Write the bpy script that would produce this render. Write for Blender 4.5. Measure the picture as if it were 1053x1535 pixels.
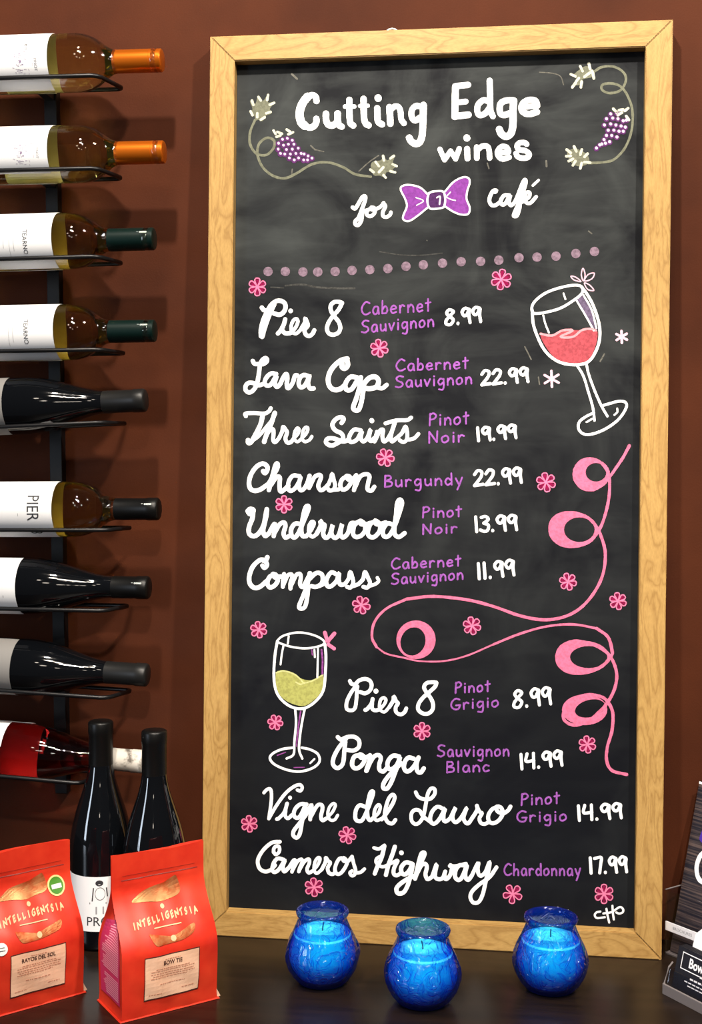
import bpy, bmesh, math, random
from mathutils import Vector, Matrix
for o_ in list(bpy.data.objects): bpy.data.objects.remove(o_)
SC = bpy.context.scene; COL = SC.collection
R = math.radians
# ------------------------------------------------------------------ camera
FPX = 1850.0; IW, IH = 1053, 1535
CP = Vector((0.0961, -1.6174, 0.6461)); YAW, PITCH, ROLL = 0.1234, -0.0414, 0.00626
_r = Vector((math.cos(YAW), math.sin(YAW), 0)); _f = Vector((-math.sin(YAW), math.cos(YAW), 0)); _u = Vector((0, 0, 1))
FW = _f * math.cos(PITCH) + _u * math.sin(PITCH); _u2 = _u * math.cos(PITCH) - _f * math.sin(PITCH)
RT = _r * math.cos(ROLL) + _u2 * math.sin(ROLL); UP = _u2 * math.cos(ROLL) - _r * math.sin(ROLL)
cd = bpy.data.cameras.new('camera'); cam = bpy.data.objects.new('camera', cd); COL.objects.link(cam)
cam.matrix_world = Matrix(((RT.x, UP.x, -FW.x, CP.x), (RT.y, UP.y, -FW.y, CP.y), (RT.z, UP.z, -FW.z, CP.z), (0, 0, 0, 1)))
cd.sensor_fit = 'VERTICAL'; cd.sensor_height = 24.0; cd.lens = 24.0 * FPX / IH; cd.clip_start = .02
SC.camera = cam
def ray(x, y): return RT * ((x - IW / 2) / FPX) - UP * ((y - IH / 2) / FPX) + FW
def at_y(x, y, Y):
    d = ray(x, y); return CP + d * ((Y - CP.y) / d.y)
# ------------------------------------------------------------------ light of the cafe, plus an added fill spot
w = bpy.data.worlds.new('room_light'); SC.world = w; w.use_nodes = True
nt = w.node_tree; bg = nt.nodes['Background']; bg.inputs[0].default_value = (.30, .29, .31, 1); bg.inputs[1].default_value = .11
def spot(x, y, z, tx, ty, tz, watts, col, rad=.035, size=75, blend=.6):
    l = bpy.data.lights.new('ceiling_or_fill_spot', 'SPOT'); l.energy = watts; l.color = col; l.shadow_soft_size = rad
    l.spot_size = R(size); l.spot_blend = blend
    o = bpy.data.objects.new('ceiling_or_fill_spot', l); COL.objects.link(o); o.location = (x, y, z)
    o.rotation_euler = (Vector((tx, ty, tz)) - Vector((x, y, z))).to_track_quat('-Z', 'Y').to_euler(); return o
def area(x, y, z, tx, ty, tz, sx, sy, watts, col):
    l = bpy.data.lights.new('shop_window', 'AREA'); l.shape = 'RECTANGLE'; l.size = sx; l.size_y = sy; l.energy = watts; l.color = col
    o = bpy.data.objects.new('shop_window', l); COL.objects.link(o); o.location = (x, y, z)
    o.rotation_euler = (Vector((tx, ty, tz)) - Vector((x, y, z))).to_track_quat('-Z', 'Y').to_euler(); return o
spot(-.30, -1.15, 2.30, -.25, .07, .85, 190, (1, .90, .78), .05, 85, .8)
spot(1.00, -1.20, 2.35, .30, .07, .85, 225, (1, .92, .80), .05, 85, .8)
spot(.40, -2.60, 2.30, .04, .0, .22, 270, (1, .90, .80), .06, 25, .7)  # added narrow front spot, keeps chalk on the lower board white
def globe(x, y, z, watts, rad=.11):
    l = bpy.data.lights.new('globe_lamp', 'POINT'); l.energy = watts; l.color = (1, .88, .74); l.shadow_soft_size = rad
    o = bpy.data.objects.new('globe_lamp', l); COL.objects.link(o); o.location = (x, y, z)
for gx, gy, gz, gw in [(-.20, -1.7, 2.1, 26), (.06, -1.9, 2.1, 26), (-.55, -2.7, 2.0, 6), (-.25, -3.0, 1.5, 5), (.9, -3.2, 1.8, 6), (.35, -3.6, 1.3, 5)]: globe(gx, gy, gz, gw)
area(-3.4, -3.2, .9, 0, 0, .4, .6, 1.9, 50, (.75, .86, 1))
SC.view_settings.view_transform = 'Standard'; SC.view_settings.look = 'None'; SC.view_settings.gamma = 1
SC.view_settings.use_curve_mapping = False; SC.view_settings.exposure = 0.0

# ------------------------------------------------------------------ helpers
def L_(c): return tuple(((v / 255 + .055) / 1.055) ** 2.4 if v > 10 else v / 255 / 12.92 for v in c) + (1,)
def mat(name, col, rough=.5, metal=0, **kw):
    m = bpy.data.materials.new(name); m.use_nodes = True; b = m.node_tree.nodes['Principled BSDF']
    b.inputs['Base Color'].default_value = (*col[:3], 1); b.inputs['Roughness'].default_value = rough; b.inputs['Metallic'].default_value = metal
    for k, v in kw.items(): b.inputs[k.replace('_', ' ')].default_value = v
    return m
def N(m, t, **kw):
    n = m.node_tree.nodes.new(t)
    for k, v in kw.items():
        if hasattr(n, k): setattr(n, k, v)
        else: n.inputs[k.replace('_', ' ')].default_value = v
    return n
def LK(m, a, b): m.node_tree.links.new(a, b)
def noise_col(m, c1, c2, scale, lo=.35, hi=.65, stretch=(1, 1, 1), detail=4, rough=.6, bump=0, coord='Object', dist=0):
    """base colour wanders between c1 and c2 with noise"""
    b = m.node_tree.nodes['Principled BSDF']; tc = N(m, 'ShaderNodeTexCoord'); mp = N(m, 'ShaderNodeMapping'); mp.inputs['Scale'].default_value = stretch
    LK(m, tc.outputs[coord], mp.inputs[0]); n = N(m, 'ShaderNodeTexNoise', Scale=scale, Detail=detail, Roughness=rough, Distortion=dist); LK(m, mp.outputs[0], n.inputs['Vector'])
    r = N(m, 'ShaderNodeValToRGB'); r.color_ramp.elements[0].position = lo; r.color_ramp.elements[1].position = hi
    r.color_ramp.elements[0].color = (*c1[:3], 1); r.color_ramp.elements[1].color = (*c2[:3], 1)
    LK(m, n.outputs['Fac'], r.inputs[0]); LK(m, r.outputs[0], b.inputs['Base Color'])
    if bump:
        bp = N(m, 'ShaderNodeBump', Strength=bump, Distance=.002); LK(m, n.outputs['Fac'], bp.inputs['Height']); LK(m, bp.outputs[0], b.inputs['Normal'])
    return n, r, mp
def obj(name, vf, m, parent=None, smooth=False, loc=None, label=None):
    v, f = vf; me = bpy.data.meshes.new(name); me.from_pydata([tuple(p) for p in v], [], f); me.update()
    if smooth: me.shade_smooth()
    if m: me.materials.append(m)
    o = bpy.data.objects.new(name, me); COL.objects.link(o)
    if parent: o.parent = parent
    if loc: o.location = loc
    if label: o['label'] = label
    return o
def thing(name, label, cat, loc=(0, 0, 0), rot=(0, 0, 0), group=None, mtx=None):
    o = bpy.data.objects.new(name, None); COL.objects.link(o); o.empty_display_size = .02
    if mtx is not None: o.matrix_world = mtx
    else: o.location = loc; o.rotation_euler = rot
    o['label'] = label; o['category'] = cat
    if group: o['group'] = group
    return o
def J(*parts):
    V = []; F = []
    for v, f in parts:
        k = len(V); V += list(v); F += [tuple(i + k for i in q) for q in f]
    return V, F
def box(x0, x1, y0, y1, z0, z1, bev=0.0):
    if bev <= 0:
        v = [(x0, y0, z0), (x1, y0, z0), (x1, y1, z0), (x0, y1, z0), (x0, y0, z1), (x1, y0, z1), (x1, y1, z1), (x0, y1, z1)]
        return v, [(0, 3, 2, 1), (4, 5, 6, 7), (0, 1, 5, 4), (1, 2, 6, 5), (2, 3, 7, 6), (3, 0, 4, 7)]
    bm = bmesh.new(); bmesh.ops.create_cube(bm, size=1)
    for q in bm.verts: q.co = Vector(((x0 + x1) / 2 + q.co.x * (x1 - x0), (y0 + y1) / 2 + q.co.y * (y1 - y0), (z0 + z1) / 2 + q.co.z * (z1 - z0)))
    bmesh.ops.bevel(bm, geom=bm.edges[:], offset=bev, segments=2, affect='EDGES', profile=.5)
    return bm_vf(bm)
def bm_vf(bm):
    bm.verts.index_update(); v = [q.co.copy() for q in bm.verts]; f = [tuple(x.index for x in q.verts) for q in bm.faces]; bm.free(); return v, f
def lathe(prof, n=48, cap0=True, cap1=True, fn=None):
    V = []; F = []
    for r, z in prof:
        for i in range(n):
            a = 2 * math.pi * i / n; rr = fn(r, z, a) if fn else r
            V.append((rr * math.cos(a), rr * math.sin(a), z))
    for k in range(len(prof) - 1):
        for i in range(n):
            j = (i + 1) % n; F.append((k * n + i, k * n + j, (k + 1) * n + j, (k + 1) * n + i))
    if cap0: V.append((0, 0, prof[0][1])); c = len(V) - 1; F += [(c, (i + 1) % n, i) for i in range(n)]
    if cap1: V.append((0, 0, prof[-1][1])); c = len(V) - 1; k = (len(prof) - 1) * n; F += [(c, k + i, k + (i + 1) % n) for i in range(n)]
    return V, F
def tube(pts, r, n=10, closed=False):
    P = [Vector(p) for p in pts]; V = []; F = []; m = len(P)
    for i, p in enumerate(P):
        a = P[(i - 1) % m] if (closed or i) else p; b = P[(i + 1) % m] if (closed or i < m - 1) else p
        d1 = (p - a); d2 = (b - p); d1 = d1.normalized() if d1.length > 1e-9 else d2.normalized(); d2 = d2.normalized() if d2.length > 1e-9 else d1
        t = (d1 + d2).normalized(); k = 1 / max(.35, t.dot(d1))
        up = Vector((0, 0, 1)) if abs(t.z) < .9 else Vector((0, 1, 0)); s = t.cross(up).normalized(); q = s.cross(t).normalized()
        for j in range(n):
            a_ = 2 * math.pi * j / n; V.append(p + (s * math.cos(a_) * (k if abs(t.z) < .5 else 1) + q * math.sin(a_)) * r)
    for i in range(m if closed else m - 1):
        k2 = ((i + 1) % m) * n
        for j in range(n): F.append((i * n + j, i * n + (j + 1) % n, k2 + (j + 1) % n, k2 + j))
    if not closed: F += [tuple(range(n - 1, -1, -1)), tuple((m - 1) * n + j for j in range(n))]
    return V, F
def smooth_pts(p, n=6):
    if len(p) < 3: return list(p)
    q = [(2 * p[0][0] - p[1][0], 2 * p[0][1] - p[1][1])] + list(p) + [(2 * p[-1][0] - p[-2][0], 2 * p[-1][1] - p[-2][1])]
    if p[0] == p[-1]: q[0] = p[-2]; q[-1] = p[1]
    o = []
    for i in range(1, len(q) - 2):
        for k in range(n):
            t = k / n
            o.append(tuple(.5 * (2 * q[i][j] + (q[i + 1][j] - q[i - 1][j]) * t + (2 * q[i - 1][j] - 5 * q[i][j] + 4 * q[i + 1][j] - q[i + 2][j]) * t * t + (3 * q[i][j] - q[i - 1][j] - 3 * q[i + 1][j] + q[i + 2][j]) * t ** 3) for j in (0, 1)))
    return o + [p[-1]]
RND = random.Random(7)
def ribbon2d(p, w, jit=0.0):
    """a brush stroke with round ends as 2D verts and faces"""
    q = [smooth_pts(p)[0]]
    for a in smooth_pts(p)[1:]:
        if math.hypot(a[0] - q[-1][0], a[1] - q[-1][1]) > w * .06 + 1e-9: q.append(a)
    if len(q) < 2: q.append((q[0][0] + 1e-4 * w, q[0][1]))
    V = []; F = []; h = w / 2; n = len(q); T_ = []
    for i in range(n):
        a = q[max(0, i - 1)]; b = q[min(n - 1, i + 1)]; l = math.hypot(b[0] - a[0], b[1] - a[1]) or 1; T_.append(((b[0] - a[0]) / l, (b[1] - a[1]) / l))
    for i in range(n):
        tx, ty = T_[i]; hh = h * (1 + RND.uniform(-jit, jit)); V += [(q[i][0] - ty * hh, q[i][1] + tx * hh), (q[i][0] + ty * hh, q[i][1] - tx * hh)]
    for i in range(n - 1): F.append((2 * i, 2 * i + 1, 2 * i + 3, 2 * i + 2))
    for e, s in ((0, -1), (n - 1, 1)):
        tx, ty = T_[e]; k = len(V); a0 = math.atan2(ty, tx)
        fan = [a0 - math.pi / 2 + math.pi * j / 7 for j in range(8)]
        V += [(q[e][0] + s * h * math.cos(a), q[e][1] + s * h * math.sin(a)) for a in fan]; F.append(tuple(range(k, k + 8)))
    return V, F
_tc = {}
def text2d(s, size=1.0, bold=0.0, sx=1.0, align='CENTER'):
    """outline of a word as flat verts and faces, centred on the origin"""
    key = (s, bold)
    if key not in _tc:
        c = bpy.data.curves.new('t', 'FONT'); c.body = s; c.size = 1; c.offset = bold; c.resolution_u = 3; c.fill_mode = 'FRONT'
        o = bpy.data.objects.new('t', c); COL.objects.link(o); bpy.context.view_layer.update()
        me = o.evaluated_get(bpy.context.evaluated_depsgraph_get()).to_mesh()
        _tc[key] = ([(p.co.x, p.co.y) for p in me.vertices], [tuple(p.vertices) for p in me.polygons])
        bpy.data.objects.remove(o); bpy.data.curves.remove(c)
    v, f = _tc[key]; xs = [p[0] for p in v] or [0]; cx = (min(xs) + max(xs)) / 2 if align == 'CENTER' else min(xs)
    return [((x - cx) * size * sx, (y - .34) * size) for x, y in v], f
def mapped(vf, fn): return [fn(x, y) for x, y in vf[0]], vf[1]
def place2(vf, x, y, rot=0):
    c, s = math.cos(rot), math.sin(rot); return [(x + a * c - b * s, y + a * s + b * c) for a, b in vf[0]], vf[1]
def rect2(x0, x1, y0, y1, nx=1, ny=1):
    V = [(x0 + (x1 - x0) * i / nx, y0 + (y1 - y0) * j / ny) for j in range(ny + 1) for i in range(nx + 1)]
    return V, [(j * (nx + 1) + i, j * (nx + 1) + i + 1, (j + 1) * (nx + 1) + i + 1, (j + 1) * (nx + 1) + i) for j in range(ny) for i in range(nx)]
def disc2(r, n=24, sx=1): return [(r * sx * math.cos(2 * math.pi * i / n), r * math.sin(2 * math.pi * i / n)) for i in range(n)], [tuple(range(n))]
def ring2(r0, r1, n=28):
    V = [(r * math.cos(2 * math.pi * i / n), r * math.sin(2 * math.pi * i / n)) for r in (r0, r1) for i in range(n)]
    return V, [(i, (i + 1) % n, n + (i + 1) % n, n + i) for i in range(n)]

# ------------------------------------------------------------------ materials
M = {}
M['wall'] = mat('wall_paint', (.1, .03, .01), .7, Specular_IOR_Level=.12)
n_, r_, mp_ = noise_col(M['wall'], (.050, .0122, .0042), (.072, .0176, .0057), 7, .3, .7, detail=3)
b_ = N(M['wall'], 'ShaderNodeTexNoise', Scale=420, Detail=2); tcw = N(M['wall'], 'ShaderNodeTexCoord'); LK(M['wall'], tcw.outputs['Object'], b_.inputs['Vector'])
bp_ = N(M['wall'], 'ShaderNodeBump', Strength=.25, Distance=.0006); LK(M['wall'], b_.outputs['Fac'], bp_.inputs['Height']); LK(M['wall'], bp_.outputs[0], M['wall'].node_tree.nodes['Principled BSDF'].inputs['Normal'])
M['counter'] = mat('dark_counter', (.012, .008, .006), .30, Specular_IOR_Level=.22); noise_col(M['counter'], (.006, .004, .003), (.016, .009, .0055), 9, .3, .75, (.6, 7, 1), 6)
def wood(name, stretch):
    m = mat(name, (.4, .2, .06), .42, Specular_IOR_Level=.3)
    b = m.node_tree.nodes['Principled BSDF']; tc = N(m, 'ShaderNodeTexCoord'); mp = N(m, 'ShaderNodeMapping'); mp.inputs['Scale'].default_value = stretch
    LK(m, tc.outputs['Object'], mp.inputs[0])
    n = N(m, 'ShaderNodeTexNoise', Scale=2.2, Detail=3, Roughness=.5, Distortion=.6); LK(m, mp.outputs[0], n.inputs['Vector'])
    mu = N(m, 'ShaderNodeMath', operation='MULTIPLY'); mu.inputs[1].default_value = 9; LK(m, n.outputs['Fac'], mu.inputs[0])
    fr = N(m, 'ShaderNodeMath', operation='PINGPONG'); fr.inputs[1].default_value = .5; LK(m, mu.outputs[0], fr.inputs[0])
    r = N(m, 'ShaderNodeValToRGB'); e = r.color_ramp.elements; e[0].position = .0; e[0].color = (.36, .205, .063, 1); e[1].position = .18; e[1].color = (.44, .262, .085, 1)
    k = e.new(.5); k.color = (.49, .30, .10, 1)
    LK(m, fr.outputs[0], r.inputs[0])
    n2 = N(m, 'ShaderNodeTexNoise', Scale=55, Detail=3); LK(m, mp.outputs[0], n2.inputs['Vector'])
    mx = N(m, 'ShaderNodeMix', data_type='RGBA', blend_type='MULTIPLY'); mx.inputs[0].default_value = .35
    r2 = N(m, 'ShaderNodeValToRGB'); r2.color_ramp.elements[0].position = .3; r2.color_ramp.elements[0].color = (.6, .55, .5, 1); r2.color_ramp.elements[1].position = .6
    LK(m, n2.outputs['Fac'], r2.inputs[0]); LK(m, r.outputs[0], mx.inputs[6]); LK(m, r2.outputs[0], mx.inputs[7]); LK(m, mx.outputs[2], b.inputs['Base Color'])
    return m
M['wood_h'] = wood('oak_grain_across', (3, 14, 14)); M['wood_v'] = wood('oak_grain_upright', (14, 14, 3))
# slate with rubbed-out chalk, plus sheen painted in towards the top
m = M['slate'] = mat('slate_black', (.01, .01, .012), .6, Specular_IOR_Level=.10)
b = m.node_tree.nodes['Principled BSDF']; tc = N(m, 'ShaderNodeTexCoord')
n1 = N(m, 'ShaderNodeTexNoise', Scale=6.5, Detail=5, Roughness=.55, Distortion=1.2); LK(m, tc.outputs['Object'], n1.inputs['Vector'])
mp = N(m, 'ShaderNodeMapping'); mp.inputs['Scale'].default_value = (3, 1, 16); mp.inputs['Rotation'].default_value = (0, R(6), 0); LK(m, tc.outputs['Object'], mp.inputs[0])
n2 = N(m, 'ShaderNodeTexNoise', Scale=2.0, Detail=4, Roughness=.6, Distortion=.5); LK(m, mp.outputs[0], n2.inputs['Vector'])
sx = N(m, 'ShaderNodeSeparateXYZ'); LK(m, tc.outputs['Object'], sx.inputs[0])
mr = N(m, 'ShaderNodeMapRange'); mr.inputs['From Min'].default_value = .30; mr.inputs['From Max'].default_value = 1.15; mr.inputs['To Min'].default_value = .14; mr.inputs['To Max'].default_value = 1; LK(m, sx.outputs['Z'], mr.inputs[0])  # upward weight: wiped dust, and light haze painted into the colour
r1 = N(m, 'ShaderNodeMapRange'); r1.inputs['From Min'].default_value = .38; r1.inputs['From Max'].default_value = .78; LK(m, n1.outputs['Fac'], r1.inputs[0])
r2 = N(m, 'ShaderNodeMapRange'); r2.inputs['From Min'].default_value = .45; r2.inputs['From Max'].default_value = .8; r2.inputs['To Max'].default_value = .4; LK(m, n2.outputs['Fac'], r2.inputs[0])
ad = N(m, 'ShaderNodeMath', operation='ADD'); LK(m, r1.outputs[0], ad.inputs[0]); LK(m, r2.outputs[0], ad.inputs[1])
ad2 = N(m, 'ShaderNodeMath', operation='ADD'); ad2.inputs[1].default_value = .06; LK(m, ad.outputs[0], ad2.inputs[0])
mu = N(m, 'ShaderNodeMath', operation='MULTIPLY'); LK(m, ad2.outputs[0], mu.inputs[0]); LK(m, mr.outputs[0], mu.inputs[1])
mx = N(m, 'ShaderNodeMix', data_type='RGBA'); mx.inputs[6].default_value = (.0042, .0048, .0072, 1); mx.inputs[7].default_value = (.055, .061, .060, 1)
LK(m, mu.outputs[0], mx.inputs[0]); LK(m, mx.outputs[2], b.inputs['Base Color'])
def chalk(name, c, spread=.12, rough=.9):
    m = mat('chalk_' + name, c, rough, Specular_IOR_Level=.1); noise_col(m, tuple(v * (1 - spread) for v in c), c, 260, .35, .6, detail=2); return m
for k_, c_, s_ in [('white', (.93, .93, .92), .06), ('violet', (.34, .105, .44), .3), ('purple', (.25, .055, .33), .25), ('dpurple', (.08, .025, .11), .3), ('pink', (.80, .20, .36), .2), ('dpink', (.26, .008, .065), .4),
                   ('palepink', (.78, .48, .58), .15), ('dots', (.26, .18, .235), .4), ('ribbon', (.70, .17, .30), .22), ('wine', (.46, .08, .10), .3), ('palewine', (.72, .32, .36), .15), ('dullviolet', (.16, .12, .20), .4),
                   ('yellow', (.42, .42, .12), .25), ('paleyellow', (.62, .62, .26), .15), ('lilac', (.30, .075, .30), .4), ('vine', (.185, .19, .135), .25), ('leafwhite', (.62, .62, .50), .25),
                   ('grape', (.11, .03, .13), .3), ('grapewhite', (.66, .52, .70), .2), ('smear', (.075, .075, .07), .5), ('scuff', (.15, .145, .125), .4)]:
    M[k_] = chalk(k_, c_, s_)
def metal_black(): return mat('black_metal', (.006, .006, .007), .38, .3)
M['rack'] = metal_black()
def glass(name, col, rough=.008, ior=1.36, dens=None):
    m = mat(name, col, rough, 0, IOR=ior, Transmission_Weight=1.0, Coat_Weight=.8, Coat_Roughness=.03)
    if dens:
        nt_ = m.node_tree; va = N(m, 'ShaderNodeVolumeAbsorption', Density=dens[1]); va.inputs['Color'].default_value = (*dens[0], 1)
        LK(m, va.outputs[0], nt_.nodes['Material Output'].inputs['Volume'])
    return m
M['white_wine'] = glass('pale_wine_glass', (.97, .95, .86), dens=((.86, .80, .22), 16))
M['gold_wine'] = glass('gold_wine_glass', (.96, .92, .78), dens=((.84, .74, .08), 24))
M['rose_wine'] = glass('rose_wine_glass', (.97, .70, .66), dens=((.80, .05, .03), 30))
M['dark_glass'] = mat('dark_bottle_glass', (.0025, .003, .004), .05, 0, Specular_IOR_Level=.6, Coat_Weight=.3, Coat_Roughness=.03)
M['clear_neck'] = glass('clear_neck_glass', (.95, .96, .93), ior=1.3)
M['paper'] = mat('label_paper', (.83, .83, .84), .65); M['grey_paper'] = mat('grey_label_paper', (.22, .21, .20), .6)
M['ink'] = mat('label_ink', (.03, .03, .035), .6); M['grey_ink'] = mat('faint_label_ink', (.30, .30, .32), .6); M['lilac_ink'] = mat('lilac_ink', (.25, .18, .30), .6)
M['copper'] = mat('orange_foil', (.74, .17, .008), .30, .75); M['green_foil'] = mat('dark_green_foil', (.0015, .011, .009), .35, .2, Specular_IOR_Level=.35); M['black_foil'] = mat('black_foil', (.003, .003, .003), .38, Specular_IOR_Level=.25)
M['grey_foil'] = mat('dark_grey_foil', (.009, .009, .009), .4, Specular_IOR_Level=.3); M['white_foil'] = mat('white_foil', (.5, .47, .42), .5); noise_col(M['white_foil'], (.16, .14, .12), (.62, .58, .52), 60, .38, .5)
M['emboss'] = mat('silver_lettering', (.62, .68, .66), .4)
M['red_bag'] = mat('red_bag_film', (.62, .035, .012), .42, 0, Specular_IOR_Level=.4); noise_col(M['red_bag'], (.52, .016, .007), (.66, .045, .016), 18, .3, .7)
M['tan_label'] = mat('tan_label', (.60, .34, .20), .6); noise_col(M['tan_label'], (.74, .42, .27), (.84, .54, .38), 22, .3, .7)
M['cream'] = mat('cream_print', (.66, .44, .24), .5); M['gold'] = mat('gold_foil', (.62, .33, .10), .42, .6); noise_col(M['gold'], (.50, .07, .015), (.60, .28, .11), 45, .35, .62)
M['dark_red'] = mat('dark_red_print', (.17, .012, .008), .5); M['brown_ink'] = mat('brown_ink', (.055, .014, .01), .6); M['fade_ink'] = mat('faded_ink', (.50, .22, .14), .6)
M['pink_print'] = mat('pink_print', (.80, .28, .38), .5); M['magenta'] = mat('magenta_panel', (.50, .02, .10), .5)
M['green_st'] = mat('green_sticker', (.05, .22, .012), .5); M['yellow_st'] = mat('yellow_sticker_edge', (.70, .62, .24), .5)
M['sticker'] = mat('white_sticker', (.75, .74, .72), .5)
# blue jar glass: clear tint plus a glossy skin, so the wax inside is lit
def tint_glass(name, col, gloss=.06, edge=None):
    m = bpy.data.materials.new(name); m.use_nodes = True; nt_ = m.node_tree; nt_.nodes.remove(nt_.nodes['Principled BSDF']); out = nt_.nodes['Material Output']
    t = N(m, 'ShaderNodeBsdfTransparent'); t.inputs[0].default_value = (*col, 1); g = N(m, 'ShaderNodeBsdfGlossy', Roughness=gloss); g.inputs[0].default_value = (.9, .95, 1, 1)
    if edge:   # thicker glass where the wall is seen edge on
        l2 = N(m, 'ShaderNodeLayerWeight', Blend=.48); mc = N(m, 'ShaderNodeMix', data_type='RGBA'); mc.inputs[6].default_value = (*col, 1); mc.inputs[7].default_value = (*edge, 1)
        LK(m, l2.outputs['Facing'], mc.inputs[0]); LK(m, mc.outputs[2], t.inputs[0])
    lw = N(m, 'ShaderNodeFresnel', IOR=1.5); ge = N(m, 'ShaderNodeNewGeometry'); iv = N(m, 'ShaderNodeMath', operation='SUBTRACT'); iv.inputs[0].default_value = 1; LK(m, ge.outputs['Backfacing'], iv.inputs[1])
    mu_ = N(m, 'ShaderNodeMath', operation='MULTIPLY'); LK(m, lw.outputs[0], mu_.inputs[0]); LK(m, iv.outputs[0], mu_.inputs[1])
    mx_ = N(m, 'ShaderNodeMixShader'); LK(m, mu_.outputs[0], mx_.inputs[0]); LK(m, t.outputs[0], mx_.inputs[1]); LK(m, g.outputs[0], mx_.inputs[2]); LK(m, mx_.outputs[0], out.inputs[0])
    return m, g, lw
M['blue_glass'], g_, lw_ = tint_glass('cobalt_glass', (.28, .90, .99), .10, (.004, .045, .74))
nt_ = M['blue_glass'].node_tree; out_ = nt_.nodes['Material Output']; src_ = out_.inputs[0].links[0].from_socket; df_ = N(M['blue_glass'], 'ShaderNodeBsdfDiffuse'); df_.inputs[0].default_value = (.004, .035, .60, 1)
ms_ = N(M['blue_glass'], 'ShaderNodeMixShader'); ms_.inputs[0].default_value = .10; LK(M['blue_glass'], src_, ms_.inputs[1]); LK(M['blue_glass'], df_.outputs[0], ms_.inputs[2]); LK(M['blue_glass'], ms_.outputs[0], out_.inputs[0])
m = M['blue_glass']; tcb = N(m, 'ShaderNodeTexCoord'); vb = N(m, 'ShaderNodeTexNoise', Scale=48, Detail=1.5, Distortion=2.2); LK(m, tcb.outputs['Object'], vb.inputs['Vector'])
rb_ = N(m, 'ShaderNodeValToRGB'); rb_.color_ramp.elements[0].position = .47; rb_.color_ramp.elements[1].position = .56; LK(m, vb.outputs['Fac'], rb_.inputs[0])
bb_ = N(m, 'ShaderNodeBump', Strength=.8, Distance=.0016); LK(m, rb_.outputs[0], bb_.inputs['Height'])
for n__ in m.node_tree.nodes:
    if n__.type in ('LAYER_WEIGHT', 'FRESNEL', 'BSDF_GLOSSY'): LK(m, bb_.outputs[0], n__.inputs['Normal'])
M['wax'] = mat('pale_wax', (.75, .98, .97), .55, 0, Subsurface_Weight=.08)
M['wick'] = mat('wick', (.12, .11, .1), .8)
M['acrylic'], g2_, lw2_ = tint_glass('clear_acrylic', (.93, .93, .94), .10); M['acr_edge'] = mat('acrylic_edge', (.17, .15, .15), .25, 0, Specular_IOR_Level=.7)
M['card_black'] = mat('black_card', (.010, .010, .014), .45); M['card_white'] = mat('white_card', (.82, .81, .85), .55)
M['flyer'] = mat('flyer_print', (.02, .015, .02), .5); noise_col(M['flyer'], (.010, .009, .016), (.13, .09, .08), 3, .42, .75, (3, 3, 130), 4)
M['purple_print'] = mat('purple_print', (.055, .02, .30), .5); M['soft_white'] = mat('white_print', (.85, .85, .87), .5)
# ---- chalk strokes: (part name, label, colour, [(width_px, closed/fill flag, [points in photo pixels])]) ----
CHALK = []
def _pts(s, o):
    x0, y0, k = o
    return [(x0 + float(a.split(',')[0]) / k, y0 + float(a.split(',')[1]) / k) for a in s.split()]
def S(name, label, col, o, data):
    out = []; w = 5.0
    for st in data.split(';'):
        st = st.strip(); fill = False
        if not st: continue
        if st[0] in 'wf' and ':' in st:
            h, st = st.split(':', 1)
            if h[0] == 'f': fill = True
            elif h[1:]: w = float(h[1:]) / o[2]
        out.append((w, fill, _pts(st, o)))
    CHALK.append((name, label, col, out))
L = 'lettering'
o = (430, 120, 4.786)
S(L, 'thick white chalk word Cutting at the top of the board', 'white', o,
 "w44:214,150 208,120 182,108 150,122; w58:150,120 118,160 96,215 94,262 106,305 130,328; w44:130,326 165,342 198,328 213,300 213,278;"
 "w46:282,242 284,290 300,320 332,324 362,298 366,240; w44:363,240 368,290 375,322 395,334;"
 "w44:450,142 450,200 453,285 460,312 478,326; w30:418,190 486,190; w44:552,135 553,200 556,275 568,312 588,325; w28:526,186 583,184;"
 "w44:650,202 652,260 657,300 685,318; w50:656,128 657,131; w46:738,195 742,260 744,312; w40:745,215 775,190 805,195 818,230 822,280 842,310;"
 "w42:962,190 930,186 905,205 895,240 903,275 925,290 955,270; w48:982,180 980,260 977,340 972,400 955,445 925,457 895,440 880,415")
o = (640, 100, 4.786)
S(L, 'thick white chalk word Edge', 'white', o,
 "w48:207,145 204,250 202,358; w42:205,140 298,130; w40:205,258 280,250; w46:202,356 300,345;"
 "w42:450,250 410,240 375,265 363,300 368,335 390,348 425,330 455,290; w42:452,100 455,200 458,310 475,355;"
 "w44:625,242 575,242 535,260 524,295 530,335 555,347 595,335; w50:625,245 620,320 620,400 612,460 595,490 565,500 535,480 522,450;"
 "w38:690,290 796,282; w44:792,272 780,245 740,238 700,255 680,290 692,325 735,340 792,325")
S(L, 'white chalk word wines under the title', 'white', o,
 "w36:95,592 128,668; w36:128,668 172,605; w34:172,605 208,662; w36:208,662 234,588; w42:290,590 293,658; w48:288,510 289,513; w40:360,578 360,655; w38:362,600 400,570 435,572 448,600 452,655;"
 "w36:508,622 588,612; w38:588,605 575,580 548,572 520,588 508,620 522,650 550,662 592,650; w38:718,556 700,545 665,548 648,572 665,594 710,604 736,628 725,650 690,656 655,646 642,622")
o = (510, 250, 3.29)
S(L, 'white chalk cursive word for', 'white', o,
 "w19:62,200 75,206 92,180 110,150 124,146 124,165 108,210 92,250 76,268 76,284 92,286 106,262 112,225 135,214; w18:155,203 134,218 134,238 152,244 170,228 172,206 155,200 158,212 188,204 205,192 215,178; w18:215,180 224,195 212,222 212,242 228,248 246,238 251,225")
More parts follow.
